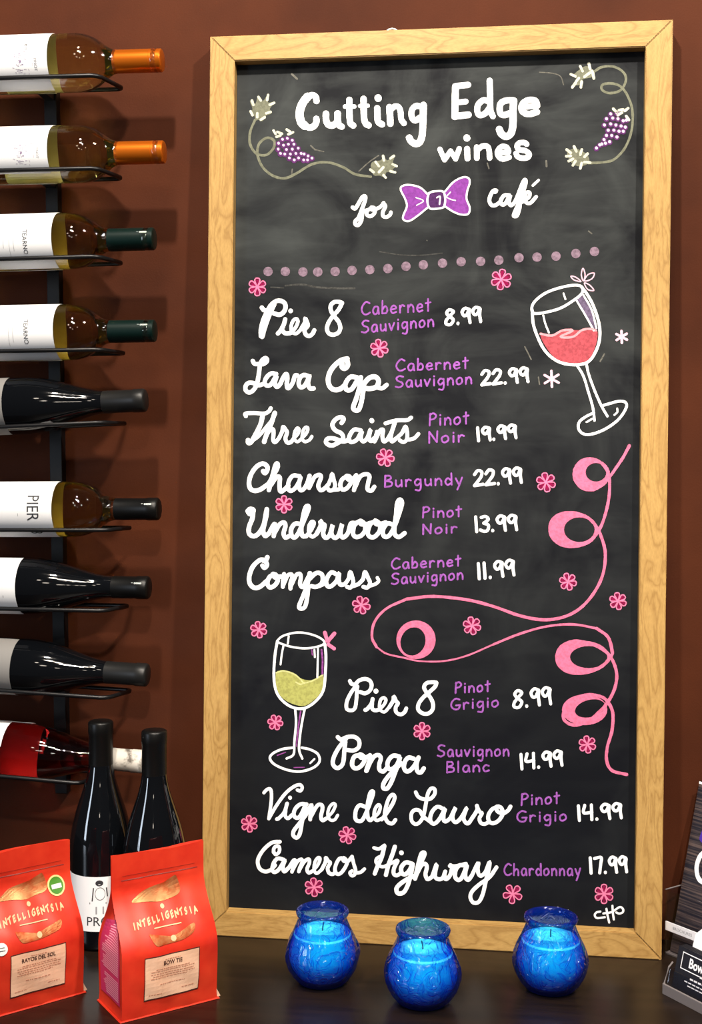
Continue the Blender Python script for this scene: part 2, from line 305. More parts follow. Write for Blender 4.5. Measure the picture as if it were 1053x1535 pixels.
S(L, 'white chalk cursive word with an accent', 'white', o,
 "w19:765,125 772,117 755,120 740,148 738,172 750,190 770,188 792,172; 835,140 810,142 794,165 797,184 815,182 840,140 834,170 842,190 862,175 882,130 902,78 914,64 916,82 900,135 880,185 862,225 858,243 874,240 885,205 890,178 905,170; w18:905,168 932,150 936,128 920,128 912,150 918,175 940,178 968,148; w13:952,92 980,66")
S('bow_drawing', 'purple chalk bow outlined in white', 'purple', o,
 "f:432,135 395,100 340,90 305,98 300,115 322,160 330,195 312,240 314,258 340,268 385,240 428,205; f:518,125 560,75 605,54 635,58 640,80 628,120 625,160 640,200 632,232 600,235 560,222 520,195")
S('bow_knot', 'dark purple knot of the chalk bow', 'dpurple', o, "f:440,128 500,122 515,132 518,180 508,200 445,205 434,190")
S('bow_outline', 'white outline of the chalk bow', 'white', o,
 "w9:432,135 395,102 340,89 306,96 300,115 322,160 330,195 313,238 313,260 340,268 385,240 430,203; 518,122 560,75 605,52 634,56 640,80 628,120 625,160 640,200 633,232 600,236 560,222 518,195; w10:440,130 458,122 500,120 514,130 519,160 516,188 505,202 455,208 438,198 431,165 438,130;"
 "w5:375,152 412,168 378,190; 518,145 545,160 570,166; 545,125 522,150; w7:478,152 494,147 491,185")
o = (370, 430, 6.58); w = 'white'
S(L, 'white cursive wine name beginning with P and a large 8, first of the list', w, o,
 "w44:150,205 172,230 208,228 240,180 290,142 335,138 372,158 384,198 368,245 325,275 268,262; w46:270,175 225,270 180,395 152,492; 205,238 165,330 143,420 142,485; w42:380,320 365,375 335,430 308,460; 345,420 375,455 415,458 450,448; w46:434,237 435,239;"
 "w34:440,448 480,405 505,345 490,315 458,335 438,395 450,445 490,460 535,420; w40:535,420 575,350 577,310 600,360 602,385 572,425 583,468 615,486 650,462 668,428;"
 "w40:942,158 910,148 865,150 832,180 830,228 860,285 905,340 924,400 908,448 862,472 815,462 793,420 805,360 850,290 905,228 940,165")
o = (360, 520, 4.3875)
S(L, 'white cursive wine name, second of the list', w, o,
 "w28:84,92 98,112 130,112 155,112 178,92 170,74 148,85 132,120 124,180 112,240 92,280 62,300 38,285 38,255 60,236 95,240 122,252 152,245;"
 "w28:238,178 205,175 175,200 162,235 178,255 205,245 240,190 230,235 240,262 262,248 288,195 305,178 312,200 308,250 318,272 345,240 362,190 378,188;"
 "w28:450,192 420,185 396,203 386,240 400,266 425,255 447,215 458,188 448,240 460,272 485,273")
S(L, 'white cursive second word of the second wine name', w, o,
 "w32:672,112 672,134 690,142 708,124 706,95 690,85; 706,78 665,88 620,125 590,170 580,220 592,262 622,282 660,276 690,252;"
 "w30:772,202 730,197 702,225 692,258 705,284 735,277 765,232 780,205; w30:795,200 785,270 765,340 746,392 752,414 780,414 797,370 808,310 815,250; w32:805,255 850,205 892,198 912,225 898,262 855,275 820,270; w28:898,265 935,272 965,250")
o = (355, 600, 3.761)
S(L, 'white cursive word, first of the third wine name', w, o,
 "w22:52,90 50,75 100,72 155,75 182,62 192,45; w26:148,80 135,135 108,190 82,235 66,240 64,225; w20:70,240 120,205 160,160 200,110 215,75; w26:215,72 195,130 168,195 155,234; w22:165,200 190,165 206,165 208,190 206,225 218,236 238,215;"
 "w22:238,215 256,178 262,150 276,166 284,182 275,215 285,238 305,236 325,212; w18:325,212 345,190 352,165 340,158 326,185 326,220 345,233 370,212 392,188 402,160 390,152 375,172 370,215 385,233 410,224 424,204")
S(L, 'white cursive word, second of the third wine name', w, o,
 "w24:592,128 604,105 588,95 558,108 540,138 555,168 590,187 600,213 575,238 535,255 505,240 512,218 545,215 600,232 635,222;"
 "w23:700,170 665,165 642,190 633,220 648,236 680,220 706,175 700,212 715,232 738,212 755,165 746,210 758,230 778,212; w27:762,114 763,116; w22:778,232 792,178; 782,225 808,172 826,168 822,202 830,232 850,222;"
 "w22:850,222 878,170 896,115; 890,130 870,200 876,232 900,215; 840,130 900,114 960,112 984,98; w21:900,215 932,185 952,148 962,182 960,220 940,236 920,226; 958,224 1000,215 1025,190")
o = (360, 680, 4.3875)
S(L, 'white cursive wine name above the word Underwood', w, o,
 "w30:152,115 165,128 180,105 176,80 148,66 110,85 76,130 60,182 66,226 95,244 135,235 178,205; w28:178,215 215,150 246,95 248,68 236,70 220,120 203,190 190,240; w28:205,205 240,155 262,158 260,205 266,248 290,238 318,210;"
 "w27:392,148 350,145 322,180 317,225 332,245 362,228 392,180 400,148 388,205 398,240 420,232 442,195 458,145; 456,150 450,190 455,225; 455,225 490,155 525,140 532,160 515,210 530,240 555,230 582,202;"
 "w25:582,202 600,160 606,132 618,175 626,208 615,236 590,243 578,230; 620,238 650,235; w27:702,150 672,170 660,208 675,236 705,226 732,185 726,155 700,146 715,172 745,165 765,142;"
 "765,142 760,190 750,240; 757,222 790,152 830,135 852,150 842,200 840,235 865,243 884,218")
o = (360, 740, 4.05)
S(L, 'white cursive wine name with the long loop on its last letter', w, o,
 "w26:47,108 60,125 78,115 82,98 62,92 46,105; w28:80,100 75,150 56,200 55,240 80,258 110,245 140,200 158,140 163,95; 160,110 148,180 140,225 152,256 175,242;"
 "w26:175,242 205,188 213,192 205,258; 212,235 240,188 266,175 276,195 265,240 275,266 298,258; w27:372,185 335,183 312,213 312,250 330,266 355,240 385,170 415,95 412,74 396,90 380,160 372,220 380,256 402,258;"
 "w22:402,258 432,220 450,180 436,170 420,198 420,240 440,262 465,245; w26:465,245 490,195 488,165 502,185 514,192 505,240 520,268 545,250 563,190 555,240 575,268 600,250 620,185 610,240 625,266 655,240 672,185 690,178 705,182;"
 "w26:725,168 697,188 686,238 702,262 735,255 760,222 755,182 730,165 735,185 770,185 790,178; 822,168 792,185 776,235 790,262 820,260 850,222 846,182 820,163 828,185 860,182 885,175;"
 "930,190 900,180 876,202 867,240 882,262 910,250 942,190 975,95 984,52 970,36 955,60 948,130 938,200 940,245 965,263 1000,240")
o = (360, 825, 4.3875)
S(L, 'white cursive wine name above the pink curl', w, o,
 "w28:147,100 160,115 177,100 172,78 152,68; w30:180,45 170,62 130,65 86,105 62,165 64,215 92,245 130,240 178,200; w29:225,158 195,175 180,213 195,243 225,233 248,200 240,165 215,156 232,178 268,172;"
 "w26:290,155 283,200 282,240; 285,228 312,168 338,158 344,178 332,215 332,252; 335,235 368,165 395,155 400,180 395,220 410,242 430,215;"
 "w27:430,215 462,150; 458,150 442,230 415,300 392,355 390,378 410,383 430,365 442,310 450,240; w28:455,190 500,150 535,155 545,185 535,220 500,240 470,235; 520,235 560,215;"
 "w28:640,160 605,145 582,165 567,205 577,236 602,234 637,198 652,150 650,195 662,226 690,222; w26:690,222 715,185 725,142 740,180 745,215 728,244 705,240; 745,235 780,222; 780,222 810,188 822,142 842,180 856,215 838,244 812,240; w22:850,235 890,222 912,202 904,180")
o = (500, 1000, 5.85)
S(L, 'white cursive wine name beginning with P and a large 8, beside the pale wine glass', w, o,
 "w34:145,122 160,146 192,150 225,118 275,104 318,118 336,158 320,205 278,230 236,218; w32:198,165 152,230 118,305 118,365 158,380 190,358 202,290 207,200 212,170; w34:345,280 335,320 300,365 280,376; 340,320 340,362 368,380 405,370; w44:374,211 375,213;"
 "w28:405,370 440,335 462,290 440,268 414,290 405,340 415,378 450,392 490,352; w33:490,352 525,295 530,258 552,300 568,318 548,352 552,395 590,415 625,395 640,362;"
 "w34:902,135 870,132 820,140 796,175 815,218 852,268 874,320 870,372 835,406 785,406 745,372 750,320 790,265 850,212 892,172 905,140")
o = (480, 1090, 5.265)
S(L, 'white cursive five letter wine name', w, o,
 "w32:140,78 165,98 210,80 262,75 300,95 312,130 300,165 262,185 218,180; w33:205,92 150,160 110,235 102,290 130,322 165,310 185,270 192,190 200,115;"
 "w34:312,222 275,230 256,265 256,305 282,326 320,310 350,268 345,232 315,215 322,240 365,238 395,222; w33:395,222 388,270 365,345; 368,345 400,272 432,228 466,222 480,248 468,295 470,335 500,350 530,318;"
 "w34:625,232 580,225 545,255 532,295 545,330 580,325 612,290 632,235 618,290 592,360 560,440 530,484 502,482 500,450 530,400 580,345 640,285; 742,250 700,240 672,270 662,312 677,345 705,345 745,305 778,240; 778,240 762,290 768,345 795,358 820,325")
o = (380, 1160, 4.3875)
S(L, 'white cursive wine name word beginning with V', w, o,
 "w22:70,124 85,107 107,98 118,118 118,180 102,295; 105,290 150,212 210,130 265,85 305,72 322,90 310,112 290,106; w24:222,195 205,250 170,290 155,298; 212,240 210,275 228,293 255,270; w25:241,156 242,158;"
 "w26:350,200 310,200 276,230 266,270 285,290 310,275 345,208 325,290 307,390 285,420 263,405 266,375 300,330 345,272; w25:345,272 378,208 384,215 376,260 374,300; 378,282 420,210 450,205 455,232 445,280 456,306 482,292;"
 "w20:482,292 520,252 540,208 525,195 500,222 490,265 505,302 535,302 555,272")
S(L, 'short white cursive word between the two words of the wine name', w, o,
 "w26:740,218 700,207 676,237 671,290 690,311 720,300 757,220 788,130 780,115 765,140 750,220 752,280 767,305 790,290; w22:790,290 825,255 835,215 820,205 800,235 795,280 810,306 845,295; w25:845,300 880,255 920,190 930,152 915,137 890,165 870,230 866,280 885,318 915,326 935,303")
o = (590, 1160, 5.265)
S(L, 'white cursive wine name word beginning with a looped L', w, o,
 "w29:177,145 196,180 240,200 290,198 325,162 326,122 300,115 275,150 262,210 247,290 235,340 205,385 172,396 145,370 143,315 170,285 208,292 235,335 290,377; w31:398,278 350,260 312,290 292,340 297,380 325,393 365,355 410,272 398,315 397,362 415,376 450,350;"
 "w31:450,350 492,265 468,330 475,370 500,380 540,340 580,268 555,340 567,380 592,390 622,350 662,285 660,252; w29:660,252 680,298 700,312 680,350 690,386 720,396 752,382;"
 "w31:832,257 780,280 750,330 757,375 790,390 835,365 865,312 850,267 815,260 822,295 865,312 905,290 925,258")
o = (370, 1240, 5.265)
S(L, 'white cursive wine name word beginning with C in the lowest row', w, o,
 "w28:215,198 230,215 256,195 258,160 240,147 216,165 212,198; w30:262,115 205,120 150,160 107,215 87,270 102,325 145,350 190,337 225,300; w31:292,256 245,247 212,285 202,335 222,355 257,330 302,260 286,310 297,350 332,320;"
 "w28:332,320 370,262 383,268 368,310 358,352; 363,338 400,272 433,253 438,278 420,320 412,350; 418,335 455,272 490,252 495,282 477,330 490,360 522,345; w25:522,345 560,300 580,252 565,240 540,272 532,330 552,365 592,335;"
 "w29:592,335 622,275 625,240 642,265 660,282 640,322 650,360 680,370 702,350; w29:775,247 735,247 707,290 697,340 717,370 750,356 787,300 790,265 765,242 765,265 800,268 832,232; w27:832,232 846,290 860,340 850,376 830,382 816,360 832,345; 855,362 900,355 930,330")
o = (540, 1250, 4.786)
S(L, 'white cursive word with a long y loop in the lowest row', w, o,
 "w24:100,100 135,108 175,82; w30:175,88 155,170 125,235 106,285; 250,92 235,140 205,220 186,295; w24:150,160 120,178 118,208 160,236 215,215 265,190; w28:270,195 245,245 242,285 265,298 300,275; w33:297,135 298,137;"
 "w31:375,215 330,205 297,240 300,280 325,290 355,262 378,215 365,290 342,370 312,420 272,426 262,392 290,358 345,322 395,300; w29:395,322 430,225 463,150 455,133 437,150 415,230 396,315; 405,292 440,228 468,215 480,240 470,290 485,325 518,308;"
 "w29:518,308 550,218 538,300 562,325 595,315 612,270; 606,290 615,325 645,300 660,245 650,225; w28:645,230 690,232 760,215; w30:750,225 712,227 687,260 682,305 702,330 732,312 770,218 757,270 757,310 777,330 802,300;"
 "w28:802,300 848,208 845,250 852,290 872,300 902,270 930,200 925,250 905,330 882,430 852,488 812,492 792,452 807,410 860,360 930,310 980,240")
o = (740, 1270, 4.786)
S(L, 'small white chalk signature in the bottom corner', w, o,
 "w15:768,462 742,467 728,487 745,508 800,502; 812,442 820,490 832,540; 855,420 858,470 865,518; 790,475 850,465 905,430 930,442 930,465 905,476 882,468")

# ---- stroke font for the printed lettering: glyph box x 0..1 (times its own width), y 0 (cap top) .. 1 (baseline) ----
G = {
'0': (.62, ".5,0 .1,.2 0,.6 .2,.95 .55,1 .95,.7 .95,.3 .5,0"),
'1': (.22, ".3,0 .6,1"),
'2': (.62, ".05,.25 .4,0 .85,.1 .8,.4 .45,.7 .05,1; .05,1 1,.95"),
'3': (.55, ".1,.05 .6,0 .95,.2 .4,.45; .4,.45 .95,.6 .85,.95 .4,1 0,.9"),
'4': (.62, ".15,0 .05,.5 .9,.5; .85,0 .9,1"),
'7': (.55, ".0,.05 .9,0 .85,.4 .7,1"),
'8': (.62, ".9,.15 .45,0 .15,.2 .45,.45 .9,.7 .6,1 .1,.95 .1,.7 .5,.42 .9,.15"),
'9': (.58, ".9,.1 .4,0 .05,.22 .25,.48 .6,.45 .92,.1 .88,.5 1,1"),
'.': (.2, ".5,.97 .5,1"),
'C': (.75, ".95,.12 .55,0 .15,.3 .05,.65 .3,.95 .65,.98 1,.85"),
'S': (.7, ".95,.08 .5,0 .15,.18 .3,.42 .8,.58 .9,.82 .5,1 .05,.92"),
'P': (.65, ".2,.02 .12,1; .15,.1 .6,0 .95,.2 .7,.45 .18,.52"),
'N': (.75, ".12,1 .12,.02; .12,.02 .85,.95; .85,.95 .9,0"),
'B': (.65, ".15,0 .12,1; .15,.02 .7,.05 .8,.3 .2,.48; .2,.48 .9,.6 .85,.92 .12,1"),
'G': (.8, ".9,.1 .5,0 .12,.3 .08,.7 .4,.98 .8,.95 .95,.65; .55,.62 .98,.62"),
'a': (.6, ".85,.5 .4,.42 .1,.7 .3,1 .7,.92 .85,.5; .85,.5 .95,1"),
'b': (.55, ".15,0 .12,.98; .15,.7 .55,.42 .9,.65 .75,.95 .12,.98"),
'c': (.52, ".9,.5 .45,.42 .08,.7 .35,1 .95,.92"),
'd': (.6, ".8,.6 .4,.42 .08,.7 .35,1 .85,.85; .85,0 .9,1"),
'e': (.58, ".12,.72 .85,.65 .7,.44 .35,.45 .08,.72 .35,1 .9,.92"),
'g': (.6, ".85,.5 .4,.42 .1,.68 .35,.95 .85,.75; .85,.45 .88,1.1 .7,1.4 .2,1.35"),
'h': (.58, ".12,0 .1,1; .12,.7 .5,.45 .85,.6 .88,1"),
'i': (.22, ".5,.45 .5,1; .5,.17 .5,.2"),
'l': (.22, ".5,0 .5,1"),
'n': (.6, ".12,.45 .12,1; .12,.7 .5,.42 .85,.6 .9,1"),
'o': (.58, ".5,.42 .1,.6 .15,.92 .5,1 .9,.8 .8,.5 .5,.42"),
'r': (.5, ".12,.45 .15,1; .15,.65 .5,.42 .9,.5"),
't': (.45, ".5,.05 .5,1; .05,.38 .98,.32"),
'u': (.6, ".12,.45 .15,.85 .45,1 .85,.8; .85,.45 .9,1"),
'v': (.55, ".08,.45 .45,1; .45,1 .92,.42"),
'y': (.6, ".1,.45 .45,.95; .92,.4 .6,1 .3,1.45"),
}
def T(text, col, x0, x1, b0, b1, h, w, label):
    """text from x0 to x1, baseline y from b0 to b1, cap height h"""
    gap = .2 if col != 'white' else .16
    tot = sum(G[c][0] for c in text) + gap * (len(text) - 1)
    k = (x1 - x0) / tot; x = x0; out = []
    for i, c in enumerate(text):
        gw = G[c][0] * k
        for st in G[c][1].split(';'):
            p = []
            for q in st.split():
                a, b = map(float, q.split(','))
                px_ = x + a * gw; bl = b0 + (b1 - b0) * (px_ - x0) / (x1 - x0)
                p.append((px_, bl - h * (1 - b)))
            out.append((w, False, p))
        x += gw + gap * k
    CHALK.append((L, label, col, out))
for a in [("8.99", 668, 721, 487, 482, 22), ("22.99", 722, 792, 577, 572, 21), ("19.99", 715, 774, 661, 656, 19.5), ("22.99", 711, 782, 728, 723, 22),
          ("13.99", 712, 775, 797, 794, 22), ("11.99", 716, 771, 868, 862, 23), ("8.99", 770, 826, 1061, 1055, 25), ("14.99", 780, 843, 1153, 1147, 22),
          ("14.99", 866, 932, 1230, 1226, 22), ("17.99", 884, 940, 1309, 1307, 23)]:
    T(a[0], 'white', a[1], a[2], a[3], a[4], a[5], 4.6, 'white chalk price ' + a[0])
for a in [("Cabernet", 542, 646, 472, 466, 19), ("Sauvignon", 542, 651, 499, 489, 18), ("Cabernet", 594, 702, 556, 552, 17), ("Sauvignon", 593, 708, 581, 575, 17),
          ("Pinot", 643, 703, 638, 635, 18), ("Noir", 642, 697, 664, 662, 17), ("Burgundy", 576, 694, 730, 726, 17), ("Pinot", 633, 692, 776, 774, 16),
          ("Noir", 633, 686, 801, 798, 15), ("Cabernet", 587, 691, 853, 848, 16), ("Sauvignon", 587, 695, 876, 868, 16), ("Pinot", 682, 735, 1039, 1036, 16),
          ("Grigio", 676, 748, 1064, 1059, 16), ("Sauvignon", 656, 764, 1134, 1133, 17), ("Blanc", 669, 734, 1158, 1156, 16), ("Pinot", 781, 839, 1207, 1204, 17),
          ("Grigio", 775, 850, 1232, 1230, 16), ("Chardonnay", 756, 871, 1312, 1312, 17)]:
    T(a[0], 'violet', a[1], a[2], a[3], a[4], a[5], 2.65, 'thin violet chalk word ' + a[0])

import math as _m
# flowers: centre, radius, turn in degrees, petals
for x, y, r, t, n in [(386,430,13,0,6),(569,522,13,10,6),(752,419,15,-8,6),(578,686,13,20,6),(426,756,12.5,0,6),(542,907,13,15,6),(388,944,12,10,6),(413,1083,11,20,6),
        (633,1096,12.5,0,6),(374,1235,12,5,6),(521,1252,12.5,15,6),(471,1330,13.5,5,6),(769,1340,14,30,5),(906,1340,14,0,6),(819,723,14,10,6),(852,872,12.5,15,6),(927,901,12.5,8,6),(708,938,13,12,6),(881,1116,12.5,8,6)]:
    out = []; core = []
    for k in range(n):
        a = _m.radians(t + 90 + 360 * k / n); ca, sa = _m.cos(a), -_m.sin(a)
        P = lambda u, v: (x + r * (u * ca - v * sa), y + r * (u * sa + v * ca))
        core.append((r * .34, False, [P(.2, 0), P(.75, 0)]))
        out.append((1.9, False, [P(.05, .03), P(.45, .2), P(.78, .29), P(.99, .16), P(.99, -.16), P(.78, -.29), P(.45, -.2), P(.05, -.03)]))
    CHALK.append(('flower_shade', None, 'dpink', core))
    CHALK.append(('flower_drawing', 'small looped pink chalk flower', 'pink', out))
for x, y, r, c in [(932.5, 505, 9, 'palepink'), (827.5, 568, 12, 'palepink')]:
    CHALK.append(('flower_drawing', 'small solid pale pink chalk star', c, [(3.8, False, [(x, y), (x + r * _m.cos(_m.radians(60 * k + 28)), y + r * _m.sin(_m.radians(60 * k + 28)))]) for k in range(6)]))
CHALK.append(('dotted_line', 'row of lilac chalk dots', 'dots', [(14.2, False, [(a, b), (a + .6, b)]) for a, b in
   [(402,407),(428,407),(454.4,407.6),(476.6,407.6),(502.7,407),(528,405.4),(554.7,404.2),(581.7,402.6),(609,399.2),(635,397),(663.7,394.5),(691.7,392.3),(720.9,391.7),(748.2,390),(778.5,386.3),(805.5,385.4),(834,384),(863.8,380),(891.7,377)]]))
# pink curling ribbon
def crescent(a, b):
    (cx, cy, rx, ry), (dx, dy, sx, sy, rot) = a, b
    n = 28; out = []; inn = []
    for i in range(n):
        t = 2 * _m.pi * i / n; out.append((cx + rx * _m.cos(t), cy + ry * _m.sin(t)))
        u, v = sx * _m.cos(t - rot), sy * _m.sin(t - rot)
        inn.append((dx + u * _m.cos(rot) - v * _m.sin(rot), dy + u * _m.sin(rot) + v * _m.cos(rot)))
    return out, inn
RINGS = [crescent((888, 711, 27, 23), (894, 708, 15.5, 14, 0)), crescent((860, 795, 37, 26), (869, 794, 23, 18.5, 0)),
         crescent((874, 985, 40, 24.5), (883, 985, 28, 16.5, 0)), crescent((877, 1064, 34, 23), (885, 1062, 23, 13, -.25)), crescent((624, 959, 29.5, 29), (619.5, 961.5, 18.5, 21.5, .35))]
RIB = [(944,668),(935,685),(925,700),(915,714),(904,726),(890,734),(874,732),(863,720),(862,704),(872,691),(888,688),(903,695),(913,712),(914,740),(909,767),(901,790),(890,806),(872,817),(850,819),(833,811),(825,797),(828,780),(842,770),(862,769),(880,775),(893,787),(902,805),(908,830),(904,862),(890,890),(870,912),(845,925),(815,929),(780,923),(740,909),(700,899),(650,894),(610,898),(580,912),(562,932),(558,955),(565,970),(580,980),(606,986),(630,991),(665,991),(700,983),(740,966),(780,950),(820,939),(860,936),(895,942),(912,955),(918,975),(917,983),(905,997),(885,1007),(860,1009),(842,1001),(835,986),(842,969),(862,961),(885,965),(905,974),(918,988),(925,1010),(922,1032),(912,1052),(900,1066),(882,1081),(862,1087),(847,1080),(846,1066),(857,1051),(877,1042),(897,1043),(910,1050),(919,1068),(918,1095),(911,1120),(910,1140),(918,1155),(940,1161)]
CHALK.append(('ribbon_drawing', 'long curling pink chalk ribbon', 'ribbon', [(4.6, False, RIB[:38]), (4.0, False, RIB[37:42]), (2.6, False, RIB[41:48]), (3.6, False, RIB[47:52]), (4.8, False, RIB[51:])]))
o = (640, 360, 3.19)
S('wine_fill', 'red wine drawn in the tilted glass', 'wine', o, "f:545,455 590,460 640,435 690,430 740,430 780,422 815,430 815,480 795,540 770,575 720,588 660,582 610,560 570,510")
S('wine_surface', 'pale pink line on the drawn red wine', 'palewine', o, "w11:545,448 600,456 650,432 700,432 640,462 700,462 740,432 780,424 810,432")
S('shade_fill', 'dull violet shading on the drawn glass', 'dullviolet', o, "f:722,292 745,262 790,345 818,420 800,432 760,350")
S('wine_glass_drawing', 'white chalk outline of the tilted wine glass', 'white', o,
 "w13:515,350 503,330 512,300 545,268 590,243 660,222 715,215 745,226 742,255 700,290 640,325 570,345 515,350; w14:505,335 510,400 530,460 560,520 600,562 650,588 720,596 775,580 810,530 828,470 825,400 800,320 770,262 742,225;"
 "w12:720,600 750,650 775,730 795,800 803,862; 765,595 775,640 800,710 835,790 865,842; w13:800,825 760,845 730,870 728,905 755,928 800,925 860,900 920,855 955,800 950,775 920,770 880,780 845,790; w9:558,360 568,400 585,442; 655,255 664,282; 718,290 760,360 800,432; 750,262 790,335 812,420; 912,805 912,822 898,836; 765,870 800,850")
S('flower_drawing', 'open pink chalk flower behind the rim of the tilted glass', 'palepink', o,
 "w6:750,195 740,165 748,135 758,165 750,195; 755,195 772,165 802,158 790,185 755,195; 755,205 780,215 800,240 770,235 755,205; 738,198 705,190 690,172 715,178 738,198")
o = (350, 880, 3.19)
S('wine_fill', 'pale yellow wine drawn in the upright glass', 'yellow', o, "f:203,412 240,400 290,415 330,440 380,445 428,420 428,480 400,528 345,567 300,564 250,542 212,497")
S('wine_surface', 'light rim on the drawn yellow wine', 'paleyellow', o, "w7:205,410 240,401 290,416 320,440 340,458 385,445 428,420; 300,455 320,465 340,460")
S('shade_fill', 'violet shading on the upright drawn glass', 'lilac', o, "w9:422,300 427,350 426,415; w7:322,595 315,640 308,700 302,760; w5:375,298 378,325; 210,805 250,790; 290,863 340,862")
S('wine_glass_drawing', 'white chalk outline of the upright wine glass', 'white', o,
 "w10:212,255 235,235 285,220 330,218 385,230 425,250 435,268 410,283 350,293 290,288 240,275 212,262 212,255; w13:210,262 200,320 194,400 198,470 216,520 255,560 300,580 345,578 395,545 430,495 440,420 443,330 438,272;"
 "w11:296,582 300,650 292,740 288,800 255,820; 342,580 328,650 318,720 315,780 330,820; w12:285,768 235,775 190,795 175,820 200,850 260,875 320,882 380,865 412,835 405,800 370,778 328,768; w9:265,235 261,270; 240,280 232,320 226,370; 388,300 390,335; 405,295 402,432; 388,822 368,842")
S('flower_drawing', 'pink chalk petals behind the rim of the upright glass', 'pink', o, "w18:448,252 438,218; 458,252 484,222; 455,275 482,294; w8:444,262 460,262")
o = (350, 80, 3.397)
S('vine_drawing', 'grey green chalk vine at the left of the title', 'vine', o, "w13:110,340 86,400 85,460 115,508 165,518 203,485 208,445 172,430 135,455 123,490 125,525 150,580 200,622 260,636 320,612 400,565 480,555 560,580 620,615 700,628")
S('leaf_fill', None, 'vine', o, "f:112,342 108,318 80,300 98,285 84,240 112,258 126,218 148,245 178,208 176,250 212,246 186,282 196,305 165,318 150,345 128,338; f:715,620 700,575 712,550 750,545 765,522 785,545 822,520 812,560 832,575 812,590 822,608 780,605 772,632 745,622")
WD = lambda s: ';'.join(s.split(';'))
S('leaf_drawing', 'white dashed chalk leaves on the left vine', 'leafwhite', o, "w13:95,240 102,262; 128,222 140,240; 177,212 172,238; 185,262 208,252; 88,295 98,315; 168,305 190,298; 140,338 160,325; 122,305 122,325; 725,553 742,575; 763,522 768,545; 800,535 818,522; 812,565 832,574; 800,600 824,606; 765,620 776,632; 715,605 698,592; 742,605 765,580;"
  "205,393 215,410; 225,400 248,410; 220,425 240,418; 272,388 290,400; 280,412 304,402")
GL = [(230,460),(250,440),(275,435),(300,445),(228,490),(255,470),(280,465),(308,465),(240,512),(270,492),(300,490),(330,485),(262,515),(290,515),(318,512),(345,512),(285,535),(310,545),(332,535),(360,515),(380,525),(400,536),(358,545),(378,545)]
def dots(o, L_, w): return ';'.join(('w%g:' % w if i == 0 else '') + '%g,%g %g,%g' % (x, y, x + 1, y + 1) for i, (x, y) in enumerate(L_))
S('grape_drawing', 'purple chalk grapes on the left', 'grape', o, dots(o, GL, 29)); S('grape_drawing', None, 'grapewhite', o, dots(o, [(x, y - 3) for x, y in GL], 13))
o = (640, 80, 3.19)
S('vine_drawing', 'grey green chalk vine in the upper right corner', 'vine', o, "w12:800,88 840,65 900,65 945,95 952,135 925,178 875,190 840,175 842,150 885,144 930,160 965,210 985,280 980,370 950,450 900,505 850,520 775,525")
S('leaf_fill', None, 'vine', o, "f:760,60 790,80 800,110 745,125 735,150 700,150 715,120 700,105; f:672,470 705,455 740,465 772,490 775,525 735,540 700,530 680,500")
S('leaf_drawing', 'white dashed chalk leaves on the right vine', 'leafwhite', o, "w13:690,100 712,110; 735,62 746,85; 776,48 782,75; 795,92 800,120; 697,162 712,142; 738,162 742,135; 755,112 792,84; 715,135 728,118; 670,460 690,476; 705,445 716,468; 742,460 735,485; 770,480 755,495; 668,492 690,490; 680,515 700,505; 700,535 712,515; 735,550 742,525; 755,520 782,522;"
  "893,265 910,282; 920,272 940,268; 948,275 964,262; 915,295 935,283; 955,300 968,318")
GR = [(880,292),(910,288),(860,315),(890,312),(915,315),(940,325),(955,322),(850,345),(880,340),(905,345),(930,350),(950,355),(868,370),(895,370),(920,375),(940,375),(860,395),(885,395),(910,402),(848,415),(875,425),(855,432),(828,440),(812,455),(838,436)]
S('grape_drawing', 'purple chalk grapes on the right', 'grape', o, dots(o, GR, 27)); S('grape_drawing', None, 'grapewhite', o, dots(o, [(x, y - 3) for x, y in GR], 14))
# old marks left by the duster
S('chalk_smear', 'faint wiped streaks of old chalk', 'smear', (350, 360, 3.19), "w9:250,218 330,212 400,225 500,230 580,230; w6:180,225 240,228; w5:700,55 800,70 900,72 1000,62")
S('chalk_smear', 'small pale scuffs near the title', 'scuff', (350, 80, 3.397), "w10:298,105 325,130; w8:395,470 415,490; w6:415,490 460,500; w7:300,590 297,620; w6:640,600 690,555 740,520")
S('chalk_smear', None, 'scuff', (640, 80, 3.19), "w9:572,515 574,540; w6:290,525 298,550; w5:540,90 600,95 640,110 655,150; w6:775,850 790,862")
S('chalk_smear', None, 'scuff', (640, 360, 3.19), "w6:470,510 500,570; w6:535,655 540,690; w7:830,580 850,545; w5:1,1 2,2")
# ================================================================== setting
WY = .0735
o = obj('wall_back', box(-2.2, 2.4, WY, WY + .1, -.9, 2.1), M['wall']); o['kind'] = 'structure'
ct = thing('counter', 'dark brown polished counter running along under the chalkboard', 'counter', (0, 0, 0))
obj('counter_top', box(-2.2, 2.4, -.80, WY, -.04, 0, .002), M['counter'], ct)
obj('counter_front', box(-2.2, 2.4, -.77, -.75, -.9, -.04), M['counter'], ct)

